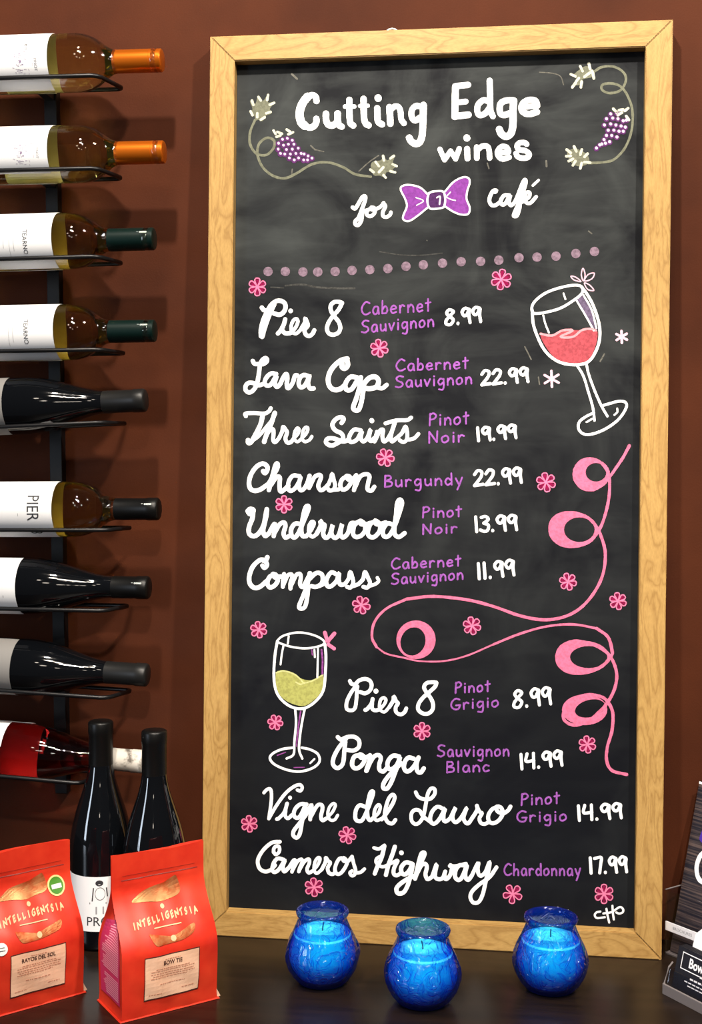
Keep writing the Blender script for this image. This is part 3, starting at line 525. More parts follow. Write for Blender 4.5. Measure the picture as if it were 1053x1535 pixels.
# ================================================================== chalkboard
LEAN = R(2); BW, BH, RW, BD, REC = .6126, 1.22, .034, .030, .017
bdm = Matrix.Rotation(-LEAN, 4, 'X')
board = thing('chalkboard', 'tall oak framed chalkboard wine list leaning on the brown wall', 'chalkboard', mtx=bdm)
def rail(a, b, c, d):   # outer corner a->b, inner corner c->d with a rounded front edge (x, z)
    bm = bmesh.new(); lo = [bm.verts.new((p[0], 0, p[1])) for p in (a, b, d, c)]; hi = [bm.verts.new((p[0], BD, p[1])) for p in (a, b, d, c)]
    bm.faces.new(lo); bm.faces.new(hi[::-1])
    for i in range(4): bm.faces.new((lo[i], hi[i], hi[(i + 1) % 4], lo[(i + 1) % 4]))
    bmesh.ops.recalc_face_normals(bm, faces=bm.faces)
    ed = [e for e in bm.edges if abs(e.verts[0].co.y) < 1e-6 and abs(e.verts[1].co.y) < 1e-6]
    bmesh.ops.bevel(bm, geom=ed, offset=.0012, segments=2, affect='EDGES'); return bm_vf(bm)
g = .0002; h = BW / 2
obj('top_rail', rail((-h + g, BH), (h - g, BH), (-h + RW + g, BH - RW), (h - RW - g, BH - RW)), M['wood_h'], board)
obj('bottom_rail', rail((-h + g, 0), (h - g, 0), (-h + RW + g, RW), (h - RW - g, RW)), M['wood_h'], board)
obj('side_rail', rail((-h, 0 + g), (-h, BH - g), (-h + RW, RW + g), (-h + RW, BH - RW - g)), M['wood_v'], board)
obj('side_rail', rail((h, 0 + g), (h, BH - g), (h - RW, RW + g), (h - RW, BH - RW - g)), M['wood_v'], board)
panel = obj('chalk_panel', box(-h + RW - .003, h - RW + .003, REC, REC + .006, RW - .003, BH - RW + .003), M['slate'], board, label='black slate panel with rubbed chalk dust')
obj('hook', tube([(-.06 + .008 * math.cos(a / 6 * math.pi), .012, BH + .0 + .006 * math.sin(a / 6 * math.pi)) for a in range(7)], .0012, 6), M['emboss'], board)
binv = bdm.inverted()
def on_panel(x, y, lift):
    d = binv.to_3x3() @ ray(x, y); p = binv @ CP; t = (REC - lift - p.y) / d.y; return p + d * t
LAYER = dict(smear=.0001, scuff=.0001, purple=.0002, dpurple=.00025, wine=.0002, yellow=.0002, dullviolet=.00022, dpink=.0002, vine=.0002, grape=.0003)
def fill2(p): return smooth_pts(list(p) + [p[0]], 3)[:-1]
from mathutils.geometry import delaunay_2d_cdt
def area2(q): return sum(q[i][0] * q[(i + 1) % len(q)][1] - q[(i + 1) % len(q)][0] * q[i][1] for i in range(len(q))) / 2
def union2(vfs):   # overlapping strokes -> one flat layer without overlaps
    V = []; F = []
    for v, f in vfs:
        k = len(V); V += [Vector((a, b)) for a, b in v]
        for q in f:
            qs = [q] if len(q) != 4 else [(q[0], q[1], q[2]), (q[0], q[2], q[3])]
            for t in qs:
                ar = area2([v[i] for i in t])
                if abs(ar) < 1e-4: continue
                F.append([i + k for i in (t if ar > 0 else t[::-1])])
    r = delaunay_2d_cdt(V, [], F, 1, 1e-4)
    out = []
    for t, of in zip(r[2], r[5]):
        c = (r[0][t[0]] + r[0][t[1]] + r[0][t[2]]) / 3
        for k in of:
            q = [V[i] for i in F[k]]; n = len(q); ins = False
            for i in range(n):
                a, b = q[i], q[(i + 1) % n]
                if (a.y > c.y) != (b.y > c.y) and c.x < (b.x - a.x) * (c.y - a.y) / (b.y - a.y) + a.x: ins = not ins
            if ins: out.append(tuple(t)); break
    return [(p.x, p.y) for p in r[0]], out
for name, label, col, strokes in CHALK:
    parts = []; base = LAYER.get(col, .0004)
    if label and ('word Cutting' in label or 'word Edge' in label or 'word wines' in label): strokes = [(w * 1.03, fl, p) for w, fl, p in strokes]
    for i, (w, fl, p) in enumerate(strokes):
        if fl: q = fill2(p); parts.append((q, [tuple(range(len(q)))]))
        else: parts.append(ribbon2d(p, w, .035 if col == 'white' else .10))
    if name == 'ribbon_drawing':
        for o_, i_ in RINGS:
            n = len(o_); parts.append((o_ + i_, [(i, (i + 1) % n, n + (i + 1) % n, n + i) for i in range(n)]))
    split = name in ('chalk_smear', 'leaf_fill', 'dotted_line', 'shade_fill')
    for grp in ([[q] for q in parts] if split else [parts]):
        v, f = union2(grp); oo = obj(name, ([on_panel(a, b, base) for a, b in v], [t[::-1] for t in f]), M[col], panel, label=None if split else label)
        if name in ('grape_drawing', 'leaf_drawing', 'flower_shade'): oo['kind'] = 'stuff'

# ================================================================== wine rack
ROWS = [  # kind, axis point (x, y) left, tip (x, y), label end px, capsule px start
    ('bordeaux', (0, 98), (244, 90.5), 'white_wine', 'copper'), ('bordeaux', (0, 234), (247, 228), 'white_wine', 'copper'),
    ('bordeaux', (0, 364.5), (232, 358), 'gold_wine', 'green_foil'), ('bordeaux', (0, 500), (233, 496), 'gold_wine', 'green_foil'),
    ('burgundy', (0, 610), (219, 600), 'dark_glass', 'grey_foil'), ('bordeaux', (0, 763.5), (239, 763), 'gold_wine', 'black_foil'),
    ('burgundy', (0, 877), (224, 881), 'dark_glass', 'black_foil'), ('burgundy', (0, 997), (222, 1012), 'dark_glass', 'grey_foil'),
    ('burgundy', (0, 1123), (216, 1142), 'rose_wine', 'white_foil')]
YB = -.003
PROF = {'bordeaux': [(.0, .004), (.012, .006), (.030, .0), (.0345, .001), (.0372, .005), (.0375, .012), (.0375, .180), (.0373, .187), (.0364, .194), (.0345, .201), (.0315, .208), (.0272, .215), (.0222, .222), (.0182, .228), (.0158, .234), (.0146, .242), (.0142, .256), (.0142, .285), (.0152, .287), (.0152, .293), (.0138, .295), (.0138, .299)],
        'burgundy': [(.0, .004), (.012, .006), (.031, .0), (.0355, .001), (.0383, .005), (.0388, .012), (.0388, .128), (.0384, .138), (.0370, .150), (.0345, .163), (.0310, .177), (.0268, .191), (.0225, .205), (.0188, .218), (.0163, .230), (.0150, .242), (.0146, .256), (.0145, .280), (.0155, .282), (.0155, .288), (.0140, .290), (.0140, .296)]}
LEN = {'bordeaux': .300, 'burgundy': .297}
def rad_at(kind, z, s=1):
    P = PROF[kind]
    for a, b in zip(P[:-1], P[1:]):
        if a[1] <= z <= b[1] and b[1] > a[1]: return (a[0] + (b[0] - a[0]) * (z - a[1]) / (b[1] - a[1])) * s
    return P[-1][0]
def refine(P):   # monotone cubic through the shoulder, finely sampled
    k0 = 5; k1 = max(i for i, q in enumerate(P) if q[1] < .262); q = P[k0:k1 + 1]; n = len(q)
    h_ = [q[i + 1][1] - q[i][1] for i in range(n - 1)]; d = [(q[i + 1][0] - q[i][0]) / h_[i] for i in range(n - 1)]
    m_ = [0.0] * n
    for i in range(1, n - 1):
        if d[i - 1] * d[i] > 0: w1 = 2 * h_[i] + h_[i - 1]; w2 = h_[i] + 2 * h_[i - 1]; m_[i] = (w1 + w2) / (w1 / d[i - 1] + w2 / d[i])
    o = list(P[:k0])
    for i in range(n - 1):
        s_ = max(1, int(h_[i] / .0014)) if q[i + 1][1] > .11 else 6
        for k in range(s_):
            t = k / s_; o.append((q[i][0] * (1 + 2 * t) * (1 - t) ** 2 + m_[i] * h_[i] * t * (1 - t) ** 2 + q[i + 1][0] * t * t * (3 - 2 * t) + m_[i + 1] * h_[i] * t * t * (t - 1), q[i][1] + h_[i] * t))
    o += P[k1:]
    for _ in range(3): o = [o[i] if o[i][1] < .1 or o[i][1] > .26 else ((o[i - 1][0] + 2 * o[i][0] + o[i + 1][0]) / 4, o[i][1]) for i in range(len(o))]
    return o
def wrap(r):  # (arc, z) -> point on the cylinder; arc 0 faces -y
    return lambda u, z: (r * math.sin(u / r), -r * math.cos(u / r), z)
def sheet(r, a0, a1, z0, z1, t=.0003, n=40):
    V = []; F = []
    for rr in (r + .0001, r + .0001 + t):
        for z in (z0, z1):
            for i in range(n + 1):
                a = R(a0 + (a1 - a0) * i / n); V.append((rr * math.sin(a), -rr * math.cos(a), z))
    k = n + 1
    for i in range(n):
        F += [(2 * k + i, 2 * k + i + 1, 3 * k + i + 1, 3 * k + i), (i, k + i, k + i + 1, i + 1), (i, i + 1, 2 * k + i + 1, 2 * k + i), (k + i, 3 * k + i, 3 * k + i + 1, k + i + 1)]
    return V, F
def bottle(root, kind, glassm, foil, lab, back, prints, cap_z, s=1.0, dots=False, seam=True):
    P = [(r * s, z) for r, z in refine(PROF[kind])]
    obj('glass_body', lathe(P[1:], 64), M[glassm], root, True)
    rc = PROF[kind][-6][0] * s + .0005
    cp = [(rc + .0002, cap_z), (rc, LEN[kind] - .018), (rc + .0007, LEN[kind] - .016), (rc + .0007, LEN[kind] - .003), (rc - .0003, LEN[kind] - .001), (rc - .002, LEN[kind])]
    if foil in ('copper', 'green_foil'): cp = [(rc + .0004, cap_z), (rc + .0004, LEN[kind] - .0160), (rc + .0001, LEN[kind] - .0158), (rc + .0001, LEN[kind] - .0155), (rc + .0004, LEN[kind] - .0153), (rc + .0003, LEN[kind] - .002), (rc - .0008, LEN[kind] - .0006), (rc - .003, LEN[kind])]
    cap = obj('capsule', lathe(cp, 40, cap0=False), M[foil], root, True)
    mod = cap.modifiers.new('e', 'EDGE_SPLIT'); mod.split_angle = R(35)
    if dots:
        t = text2d('\u00b7\u00b7 ooxo', .0048, .03); rr = rc + .0009
        obj('capsule_mark', mapped(place2(t, -.008, LEN[kind] - .014, R(90)), wrap(rr)), M['emboss'], cap)
    if lab:
        a0, a1, z0, z1, m = lab; rl = rad_at(kind, (z0 + z1) / 2, s); lb = obj('label', sheet(rl, a0, a1, z0, z1), M[m], root, True)
        lb.modifiers.new('e', 'EDGE_SPLIT').split_angle = R(40)
        for nm, vf, pm in prints:
            obj(nm, mapped(vf, wrap(rl + .0006)), M[pm], lb)
    if back:
        a0, a1, z0, z1 = back; rl = rad_at(kind, (z0 + z1) / 2, s); obj('back_label', sheet(rl, a0, a1, z0, z1, .0003), M['paper'], root, True)
def bmatrix(pa, tip, L, roll=0):
    z = (tip - pa).normalized(); y = Vector((0, 1, 0)); y = (y - z * y.dot(z)).normalized(); x = y.cross(z)
    base = tip - z * L; m = Matrix(((x.x, y.x, z.x, base.x), (x.y, y.y, z.y, base.y), (x.z, y.z, z.z, base.z), (0, 0, 0, 1)))
    return m @ Matrix.Rotation(roll, 4, 'Z')
def faint(lines, m='grey_ink'):
    out = []
    for x, z, w_, t in lines: out.append(rect2(x, x + w_, z, z + t, 6, 1))
    return ('small_print', J(*out), m)
def vine_art(zc, x0):   # the engraved house and gate on the first two labels
    rr = random.Random(5); P = []
    for i in range(46):
        x = x0 + rr.uniform(-.014, .020); z = zc + rr.gauss(0, .006); l = rr.uniform(.001, .006); a = rr.choice([0, R(90), R(70), R(100), R(20)])
        P.append(place2(rect2(-l / 2, l / 2, -.00022, .00022), x, z, a))
    P.append(place2(disc2(.0014), x0 + .004, zc)); P.append(place2(disc2(.001), x0 - .006, zc - .001))
    return ('engraving', J(*P), 'lilac_ink')
BL = ['clear bottle of pale wine with orange capsule, topmost in the wall rack', 'clear bottle of pale wine with orange capsule, second from the top of the rack',
      'golden wine bottle with dark green capsule, upper of the two green capped ones', 'golden wine bottle with dark green capsule, lower of the two green capped ones',
      'dark sloping bottle with grey capsule, lying just below the green capped bottles', 'golden wine bottle with black capsule and a big printed PIER 8 label',
      'dark bottle with wide white label and black capsule, below the golden black capped bottle', 'dark bottle with a grey label edge, tilted down, just above the rose bottle',
      'red rose wine bottle with white capsule, lowest in the wall rack']
rack = thing('wine_rack', 'black metal wall rack holding nine lying wine bottles left of the chalkboard', 'wine rack', (-.532, WY, .2))
def rk(vf): return [(p[0] + .532, p[1] - WY, p[2] - .2) for p in vf[0]], vf[1]
ztop, zbot = 1.205, .17
V, F = box(-.009, .009, -.016, 0, 0, 1, .001); lean = .0125
obj('wall_strap', rk(([(-.532 - lean * ((zbot + (ztop - zbot) * p[2]) - .7) + p[0], WY + p[1], zbot + (ztop - zbot) * p[2]) for p in V], F)), M['rack'], rack)
for i, (kind, pa, tp, gm, foil) in enumerate(ROWS):
    A = at_y(*pa, YB); Tp = at_y(*tp, YB); rb = PROF[kind][6][0]; L0 = LEN[kind]; z = (Tp - A).normalized()
    Mx = bmatrix(A, Tp, L0)
    root = thing('wine_bottle', BL[i], 'bottle', mtx=Mx, group='bottles lying in the wall rack')
    if i == 0: lab = (-82, 80, .075, .1545, 'paper'); back = (105, 255, .070, .149); pr = [vine_art(.118, .004), ('lettering', place2(text2d('PINOT', .0055, .01), .012, .1385), 'grey_ink'), ('small_print', place2(text2d('2012', .0048, .02), -.012, .1255), 'ink')]; cz = .2345
    if i == 1: lab = (-86, 52, .075, .1515, 'paper'); back = (95, 262, .068, .147); pr = [vine_art(.116, .002), ('lettering', place2(text2d('PINOT', .0048, .0), .006, .138), 'grey_ink')]; cz = .2345
    if i == 2: lab = (-88, 78, .084, .1705, 'paper'); back = (92, 262, .06, .1690); pr = [('lettering', place2(text2d('TEARNO', .0085, .0), .006, .134), 'ink'), faint([(-.012, .118, .030, .0004), (-.008, .112, .038, .0004), (-.006, .104, .020, .0004)])]; cz = .2375
    if i == 3: lab = (-88, 82, .084, .1715, 'paper'); back = (92, 262, .06, .1680); pr = [('lettering', place2(text2d('TEARNO', .0085, .0), .002, .134), 'ink'), faint([(-.006, .116, .022, .0004), (-.008, .110, .030, .0004)])]; cz = .2375
    if i == 4: lab = (-80, 80, .030, .1105, 'grey_paper'); back = None; pr = []; cz = .2335
    if i == 5: lab = (-89, 82, .060, .1630, 'paper'); back = (92, 262, .05, .1590); cz = .2400; pr = [('lettering', J(place2(text2d('PIER', .0235, 0, .82), -.003, .1370, 0), place2(text2d('8', .0235, 0, .82), .0335, .1370, 0)), 'ink'), faint([(.004, .116, .004, .0006)])]
    if i == 6: lab = (-80, 78, .045, .1235, 'paper'); back = None; cz = .2470; pr = [faint([(.010, .106, .003, .0008), (-.012, .104, .004, .0003)])]
    if i == 7: lab = (-80, 82, .045, .1170, 'grey_paper'); back = None; cz = .2345; pr = []
    if i == 8: lab = (-90, -20, .02, .1080, 'paper'); back = (95, 265, .02, .1360); cz = .2420; pr = []
    if i == 6: pass
    bottle(root, kind, gm, foil, lab, back, pr, cz, dots=i in (2, 3, 5, 6))
    if i == 6: obj('tear_strip', lathe([(.0160, .2265), (.0163, .2270), (.0160, .2275)], 32, False, False), M['emboss'], root, True)
    # cradle under it: closed loop of rod, front bar and back bar both touching the body
    off = .031; dz = -math.sqrt((rb + .0034) ** 2 - off ** 2)
    xr = at_y(*[(146, 112), (145, 245), (146, 384), (150, 522), (152, 653), (160, 787), (156, 917), (160, 1043), (120, 1167)][i], YB - off).x
    def onaxis(x): t = (x - A.x) / z.x; return A.z + z.z * t + dz
    loop = [(-.76, YB - off, onaxis(-.76)), (xr, YB - off, onaxis(xr)), (xr + .017, YB + off, onaxis(xr + .017)), (-.76, YB + off, onaxis(-.76))]
    lp = []
    for k in range(4):
        a, b, c = Vector(loop[k - 1]), Vector(loop[k]), Vector(loop[(k + 1) % 4]); rr = .009
        lp += [b + (a - b).normalized() * rr, b + (a - b).normalized() * rr * .35 + (c - b).normalized() * rr * .35, b + (c - b).normalized() * rr]
    cr = obj('cradle', rk(tube(lp, .0029, 10, True)), M['rack'], rack, True)
    xs = -.532 - lean * (onaxis(-.53) - .7)
    obj('bracket', rk(box(xs - .006, xs + .006, YB + off, WY - .014, onaxis(xs) - .004, onaxis(xs) + .004)), M['rack'], cr)

# ================================================================== bottles standing on the counter
for k, (x, y, s, L0, lab) in enumerate([(-.4345, -.038, 1.06, .298, 'dark wine bottle with a white crest label, standing behind the two red bags'), (-.3510, -.073, 1.06, .296, 'dark wine bottle, its label hidden, behind the red bag nearest the board')]):
    root = thing('standing_bottle', lab, 'bottle', (x, y, 0), (0, 0, R(14)), group='dark bottles standing on the counter')
    lb = (-75, 60, .028, .100, 'paper')
    P = []
    def ring(r, x_, z_, sx=1): v, f = ring2(r - .0007, r); return [(a * sx + x_, b + z_) for a, b in v], f
    if k == 0:
        P = [('crest', J(ring(.0085, .002, .078, .8), place2(disc2(.004, 12, 1.3), 0.001, .092), place2(rect2(-.0008, .0008, -.009, .009), -.0075, .077, R(-6)), place2(rect2(-.0008, .0008, -.006, .006), .0108, .080, R(6)), place2(rect2(-.012, .010, -.0012, .0012), .0, .0655)), 'ink'),
             ('lettering', place2(text2d('PRO', .017, .0), .000, .0415), 'ink'), ('crest_fill', place2(rect2(-.005, .006, -.006, .004), .001, .057), 'grey_ink')]
    bottle(root, 'burgundy', 'dark_glass', 'black_foil', lb if k == 0 else (-75, 60, .020, .090, 'paper'), None, P, .232, s)
    root.scale = (1, 1, L0 / .297)

# ================================================================== coffee bags
BWd, BDp, BHt = .121, .068, .186
def sm(a, b, x): t = min(1, max(0, (x - a) / (b - a))); return t * t * (3 - 2 * t)
def half_d(v): return (.034 + .002 * math.sin(v * 3)) * (1 - sm(.38, .80, v)) + .0016
def half_w(v): return BWd / 2 * (1 + .035 * math.exp(-v * 30) + .02 * math.sin(min(1, v / .6) * math.pi) - .01 * sm(.6, .9, v))
def bag_front(u, v, lift=0.0, seed=0):   # u -1..1, v 0..1
    d = half_d(v); w = half_w(v); edge = (1 - min(1, abs(u)) ** 4)
    bul = .005 * edge * math.sin(min(1, v / .75) * math.pi) - .0012 * math.exp(-((v - .84) / .008) ** 2) * edge - .0009 * math.exp(-((v - .875) / .006) ** 2) * edge
    wr = .0009 * math.sin(9 * u + 17 * v + seed) * math.sin(14 * v - 3 * u + seed * 2) * edge * (1 - sm(.78, .9, v))
    return (u * w, -d - bul - wr - lift, v * BHt + .0015 * math.sin(3 * u + seed) * sm(.9, 1, v))
def bag_mesh(seed):
    NV, NU, NS = 60, 30, 10; V = []; F = []; ring_n = 0
    for j in range(NV + 1):
        v = j / NV; ring = [bag_front(-1 + 2 * i / NU, v, 0, seed) for i in range(NU + 1)]
        d = half_d(v); w = half_w(v); fold = (.035 - d) * .9 + .002
        for i in range(1, NS):
            t = i / NS; ring.append((w - fold * (1 - abs(2 * t - 1)), -d + 2 * d * t, v * BHt))
        ring += [(-p[0], -p[1] - 0 if False else d + (-(p[1]) - d) * .6, p[2]) for p in ring[:NU + 1]]
        for i in range(1, NS):
            t = i / NS; ring.append((-w + fold * (1 - abs(2 * t - 1)), d - 2 * d * t, v * BHt))
        ring_n = len(ring); V += ring
    for j in range(NV):
        for i in range(ring_n):
            k = (i + 1) % ring_n; F.append((j * ring_n + i, j * ring_n + k, (j + 1) * ring_n + k, (j + 1) * ring_n + i))
    F.append(tuple(range(ring_n - 1, -1, -1))); F.append(tuple(NV * ring_n + i for i in range(ring_n)))
    return V, F
def bag(name, label, cx, cy, ang, seed, title, sticks, scale):
    root = thing(name, label, 'coffee bag', (cx, cy, 0), (0, 0, ang), group='red coffee bags on the counter'); root.scale = (scale,) * 3
    body = obj('bag_body', bag_mesh(seed), M['red_bag'], root, True)
    body.modifiers.new('e', 'EDGE_SPLIT').split_angle = R(50)
    F1 = lambda l: (lambda x, y: bag_front(x, y, l, seed))
    def dec(nm, vf, m, l=.0007, par=body): return obj(nm, mapped(vf, F1(l)), M[m], par, label=None)
    # zip line: thin ridge
    dec('zip_seam', J(rect2(-.80, .86, .832, .837, 24), rect2(-.78, .80, .862, .864, 24)), 'dark_red', .0004)
    # foil emblem
    up = [(-.62, .695), (-.50, .725), (-.34, .752), (-.1, .768), (.1, .778), (.30, .803), (.38, .805), (.45, .73), (.37, .694), (.15, .682), (-.04, .673), (-.34, .687)]
    lo = [(-.42, .515), (-.34, .512), (-.04, .487), (.2, .498), (.54, .530), (.50, .485), (.30, .462), (.1, .452), (-.15, .448), (-.32, .452)]
    def polyg(p): return p, [tuple(range(len(p)))]
    def sub(p):   # triangulate finely so that the foil follows the bag
        cx_ = sum(a for a, b in p) / len(p); cy_ = sum(b for a, b in p) / len(p); q = smooth_pts(p + [p[0]], 3)[:-1]; n = len(q); V = []; F = []
        for k in range(5):
            s_ = 1 - k / 5; V += [(cx_ + (a - cx_) * s_, cy_ + (b - cy_) * s_) for a, b in q]
        V.append((cx_, cy_))
        for k in range(4): F += [(k * n + i, k * n + (i + 1) % n, (k + 1) * n + (i + 1) % n, (k + 1) * n + i) for i in range(n)]
        F += [(4 * n + i, 4 * n + (i + 1) % n, 5 * n) for i in range(n)]; return V, F
    dec('foil_emblem', sub(up), 'gold', .0008); dec('foil_emblem', sub(lo), 'gold', .0008)
    # arched name
    word = 'INTELLIGENTSIA'; P = []
    for i, ch in enumerate(word):
        t = (i - 6.5) / 6.5; x = -.02 + t * .66; y = .585 + .012 * (1 - t * t) + .012 * t
        v, f = text2d(ch, 1, .055); P.append(([(a * .118 + x, b * .050 + y + a * .02) for a, b in v], f))
    dec('lettering', J(*P), 'cream', .0012)
    dec('star', J((lambda v, f: ([(a - .02, b * .325 + .648) for a, b in v], f))(*disc2(.042, 14)), (lambda v, f: ([(a + .05, b * .325 + .475) for a, b in v], f))(*disc2(.055, 16)), rect2(-.30, .28, .543, .549, 10)), 'cream', .0012)
    # pasted label
    lb = dec('paper_label', rect2(-.56, .56, .115, .385, 10, 10), 'tan_label', .0010)
    dec('label_edge', J(rect2(-.57, .57, .385, .392, 10), rect2(-.57, .57, .108, .115, 10), rect2(-.575, -.56, .108, .392, 1, 10), rect2(.56, .575, .108, .392, 1, 10)), 'brown_ink', .0009)
    P = [(lambda v, f: ([(a + t_, b + .338) for a, b in v], f))(*(lambda q: ([(a * 1.0, b * .31) for a, b in q[0]], q[1]))(text2d(title, .118, .025, .82))) for t_ in (0,)]
    obj('lettering', mapped(J(*P), F1(.0014)), M['brown_ink'], lb)
    rr = random.Random(seed + 3); P = []
    for yy, x0, x1 in [(.358, -.16, .16), (.300, -.34, .36), (.288, -.44, .46), (.272, -.44, .44), (.258, -.40, .46), (.244, -.44, .30), (.2, -.26, .26), (.150, .20, .46), (.138, -.48, -.22)]:
        x = x0
        while x < x1:
            w_ = rr.uniform(.02, .07); P.append(rect2(x, min(x1, x + w_), yy, yy + .0052)); x += w_ + .014
    obj('small_print', mapped(J(*P), F1(.0014)), M['fade_ink'], lb)
    if sticks:
        dsk = lambda r, x, y, n=24: sub([(x + r * math.cos(2 * math.pi * k / n), y + .325 * r * math.sin(2 * math.pi * k / n)) for k in range(n)])
        st = dec('round_sticker', dsk(.19, .64, .715), 'yellow_st', .0012)
        obj('sticker_center', mapped(dsk(.155, .64, .715), F1(.0016)), M['green_st'], st)
        v, f = rect2(-.11, .11, -.016, .010, 6, 1); obj('sticker_band', mapped(([(a + .64, b + .713) for a, b in v], f), F1(.0020)), M['sticker'], st)
        s2 = dec('white_sticker', dsk(.115, -.735, .44), 'sticker', .0012)
        obj('small_print', mapped(J(rect2(-.79, -.68, .448, .451), rect2(-.80, -.67, .430, .434)), F1(.0017)), M['ink'], s2)
    # text panel on the left gusset
    def side(x, v):  # x 0 front .. 1 back of the left gusset
        d = half_d(v); w = half_w(v); fold = (.035 - d) * .9 + .002; t = 1 - x
        return (-w + fold * (1 - abs(2 * t - 1)) - .0007, d - 2 * d * t, v * BHt)
    pn = obj('gusset_panel', mapped(rect2(.08, .90, .09, .57, 8, 20), lambda x, y: side(x, y)), M['magenta'], body)
    P = []; yy = .11
    while yy < .55:
        if not .24 < yy < .262: P.append(rect2(.13, .13 + rr.uniform(.50, .70), yy, yy + .0075, 6, 1))
        yy += .0135
    obj('small_print', mapped(J(*P), lambda x, y: tuple(a - (.0004 if k == 0 else 0) for k, a in enumerate(side(x, y)))), M['pink_print'], pn)
    # stitched base fold showing as a pale rim
    obj('base_fold', (lambda v, f: ([(a, b, .0006 + c) for a, b, c in v], f))(*tube([(-half_w(0), -half_d(0), 0), (half_w(0) + .001, -half_d(0), 0), (half_w(0) + .001, half_d(0), 0), (-half_w(0), half_d(0), 0)], .0014, 6, True)), M['pink_print'] if False else M['red_bag'], body)
    obj('corner_flap', ([(half_w(0) - .004, -half_d(0) + .001, .001), (half_w(0) + .006, -half_d(0) + .004, .001), (half_w(0) - .001, -half_d(0) + .003, .014), (half_w(0) + .004, -half_d(0) + .010, .001)], [(0, 1, 2), (1, 3, 2), (0, 3, 1), (0, 2, 3)]), M['tan_label'], body)
    return root
bag('coffee_bag', 'bright red flat bottom coffee bag at the frame edge, with round green sticker', -.4700, -.2165, R(45), 1, 'RAYOS DEL SOL', True, .975)
bag('coffee_bag', 'bright red flat bottom coffee bag labelled BOW TIE, nearer the chalkboard', -.3085, -.2040, R(39.8), 4, 'BOW TIE', False, .985)

# ================================================================== blue candle jars
JP = [(.024, .0), (.027, .0008), (.031, .003), (.0375, .010), (.0425, .019), (.0452, .029), (.0455, .036), (.0440, .045), (.0402, .056), (.0355, .066), (.0322, .074), (.0304, .0785), (.0297, .0805), (.0300, .0828), (.0322, .0848), (.0330, .0875), (.0322, .0900), (.0300, .0912)]
JI = [(.0276, .0903), (.0266, .086), (.0258, .081), (.0278, .076), (.0320, .068), (.0370, .057), (.0406, .045), (.0420, .036), (.0415, .029), (.038, .019), (.030, .008), (.02, .005)]
def relief(seed):
    def fn(r, z, a):
        if z < .008 or z > .076: return r
        k = math.sin((z - .008) / .068 * math.pi); s = math.sin(a * 2 + seed)
        rib = max(0, math.sin(a * 18 + z * 40)) * (1 if s > .25 else 0); scr = max(0, math.sin(a * 7 + 60 * z)) * max(0, math.cos(a * 5 - 130 * z)) * (1 if s <= .25 else 0)
        return r + .0013 * k * rib + .0026 * k * scr ** .7
    return fn
def jar(x, y, rz, label, seed):
    root = thing('candle_jar', label, 'candle', (x, y, 0), (0, 0, rz), group='blue glass candle jars in front of the chalkboard')
    fine = []
    for a, b in zip(JP[:-1], JP[1:]):
        n = max(1, int((b[1] - a[1]) / .0018)); fine += [(a[0] + (b[0] - a[0]) * k / n, a[1] + (b[1] - a[1]) * k / n) for k in range(n)]
    fine.append(JP[-1])
    nout = len(fine); fn = relief(seed)
    cnt = {'i': 0}
    full = fine + JI
    def f2(r, z, a): return r
    n = 128; V = []; F = []
    for q, (r, z) in enumerate(full):
        for i in range(n):
            a = 2 * math.pi * i / n; rr = fn(r, z, a) if q < nout else r; V.append((rr * math.cos(a), rr * math.sin(a), z))
    for k in range(len(full) - 1):
        for i in range(n): j = (i + 1) % n; F.append((k * n + i, k * n + j, (k + 1) * n + j, (k + 1) * n + i))
    V.append((0, 0, 0)); c = len(V) - 1; F += [(c, (i + 1) % n, i) for i in range(n)]
    V.append((0, 0, .005)); c = len(V) - 1; k = (len(full) - 1) * n; F += [(c, k + i, k + (i + 1) % n) for i in range(n)]
    obj('glass_jar', (V, F), M['blue_glass'], root, True)
    wx = [(r - .0006, z) for r, z in JI[::-1] if z < .060]; wx += [(.0350, .0615), (.0335, .0628), (.029, .0633)]
    w_ = obj('wax', lathe([(max(.001, r), z + .0006) for r, z in wx], 48), M['wax'], root, True)
    obj('wick', tube([(0, 0, .0630), (.0006, 0, .069), (.0016, .0005, .074)], .0009, 6), M['wick'], w_)
jar(-.1215, -.1250, R(20), 'cobalt blue glass candle jar, left of the three on the counter', 0.3)
jar(.0060, -.1660, R(160), 'cobalt blue glass candle jar, middle and nearest of the three', 1.7)
jar(.1590, -.1060, R(260), 'cobalt blue glass candle jar, right of the three under the signature', 3.1)

# ================================================================== card holders at the right edge
def ori(p, ang): return Matrix.Translation(Vector(p)) @ Matrix.Rotation(ang, 4, 'Z')
# local frame: x along the front to the right, y into the holder, z up
ANG = R(-47)
fh = thing('flyer_holder', 'clear acrylic holder of tall flyers standing against the wall, right of the board', 'holder', mtx=ori((.3135, .0225, 0), ANG))
wid = .105
def slab(x0, x1, y0, y1, z0, z1, lean=0.0):
    v, f = box(x0, x1, y0, y1, z0, z1, .0006); return [(p[0], p[1] + lean * p[2], p[2]) for p in v], f
obj('front_panel', slab(0, wid, -.002, 0, 0, .086), M['acrylic'], fh)
obj('side_panel', slab(0, .002, 0, .030, 0, .085), M['acrylic'], fh)
obj('side_panel', slab(wid - .002, wid, 0, .030, 0, .085), M['acrylic'], fh)
obj('back_panel', slab(0, wid, .0148, .0158, 0, .19, .25), M['acrylic'], fh)
obj('base_panel', slab(0, wid, 0, .030, 0, .003), M['acr_edge'], fh, label='pale cut edge of the acrylic base')
obj('top_edge', tube([(0, -.001, .086), (0, .030, .0855)], .0009, 6), M['acr_edge'], fh)
fs = obj('label_strip', slab(.002, wid - .015, -.0028, -.0021, .0335, .0455), M['card_white'], fh, label='white strip with faint grey lettering')
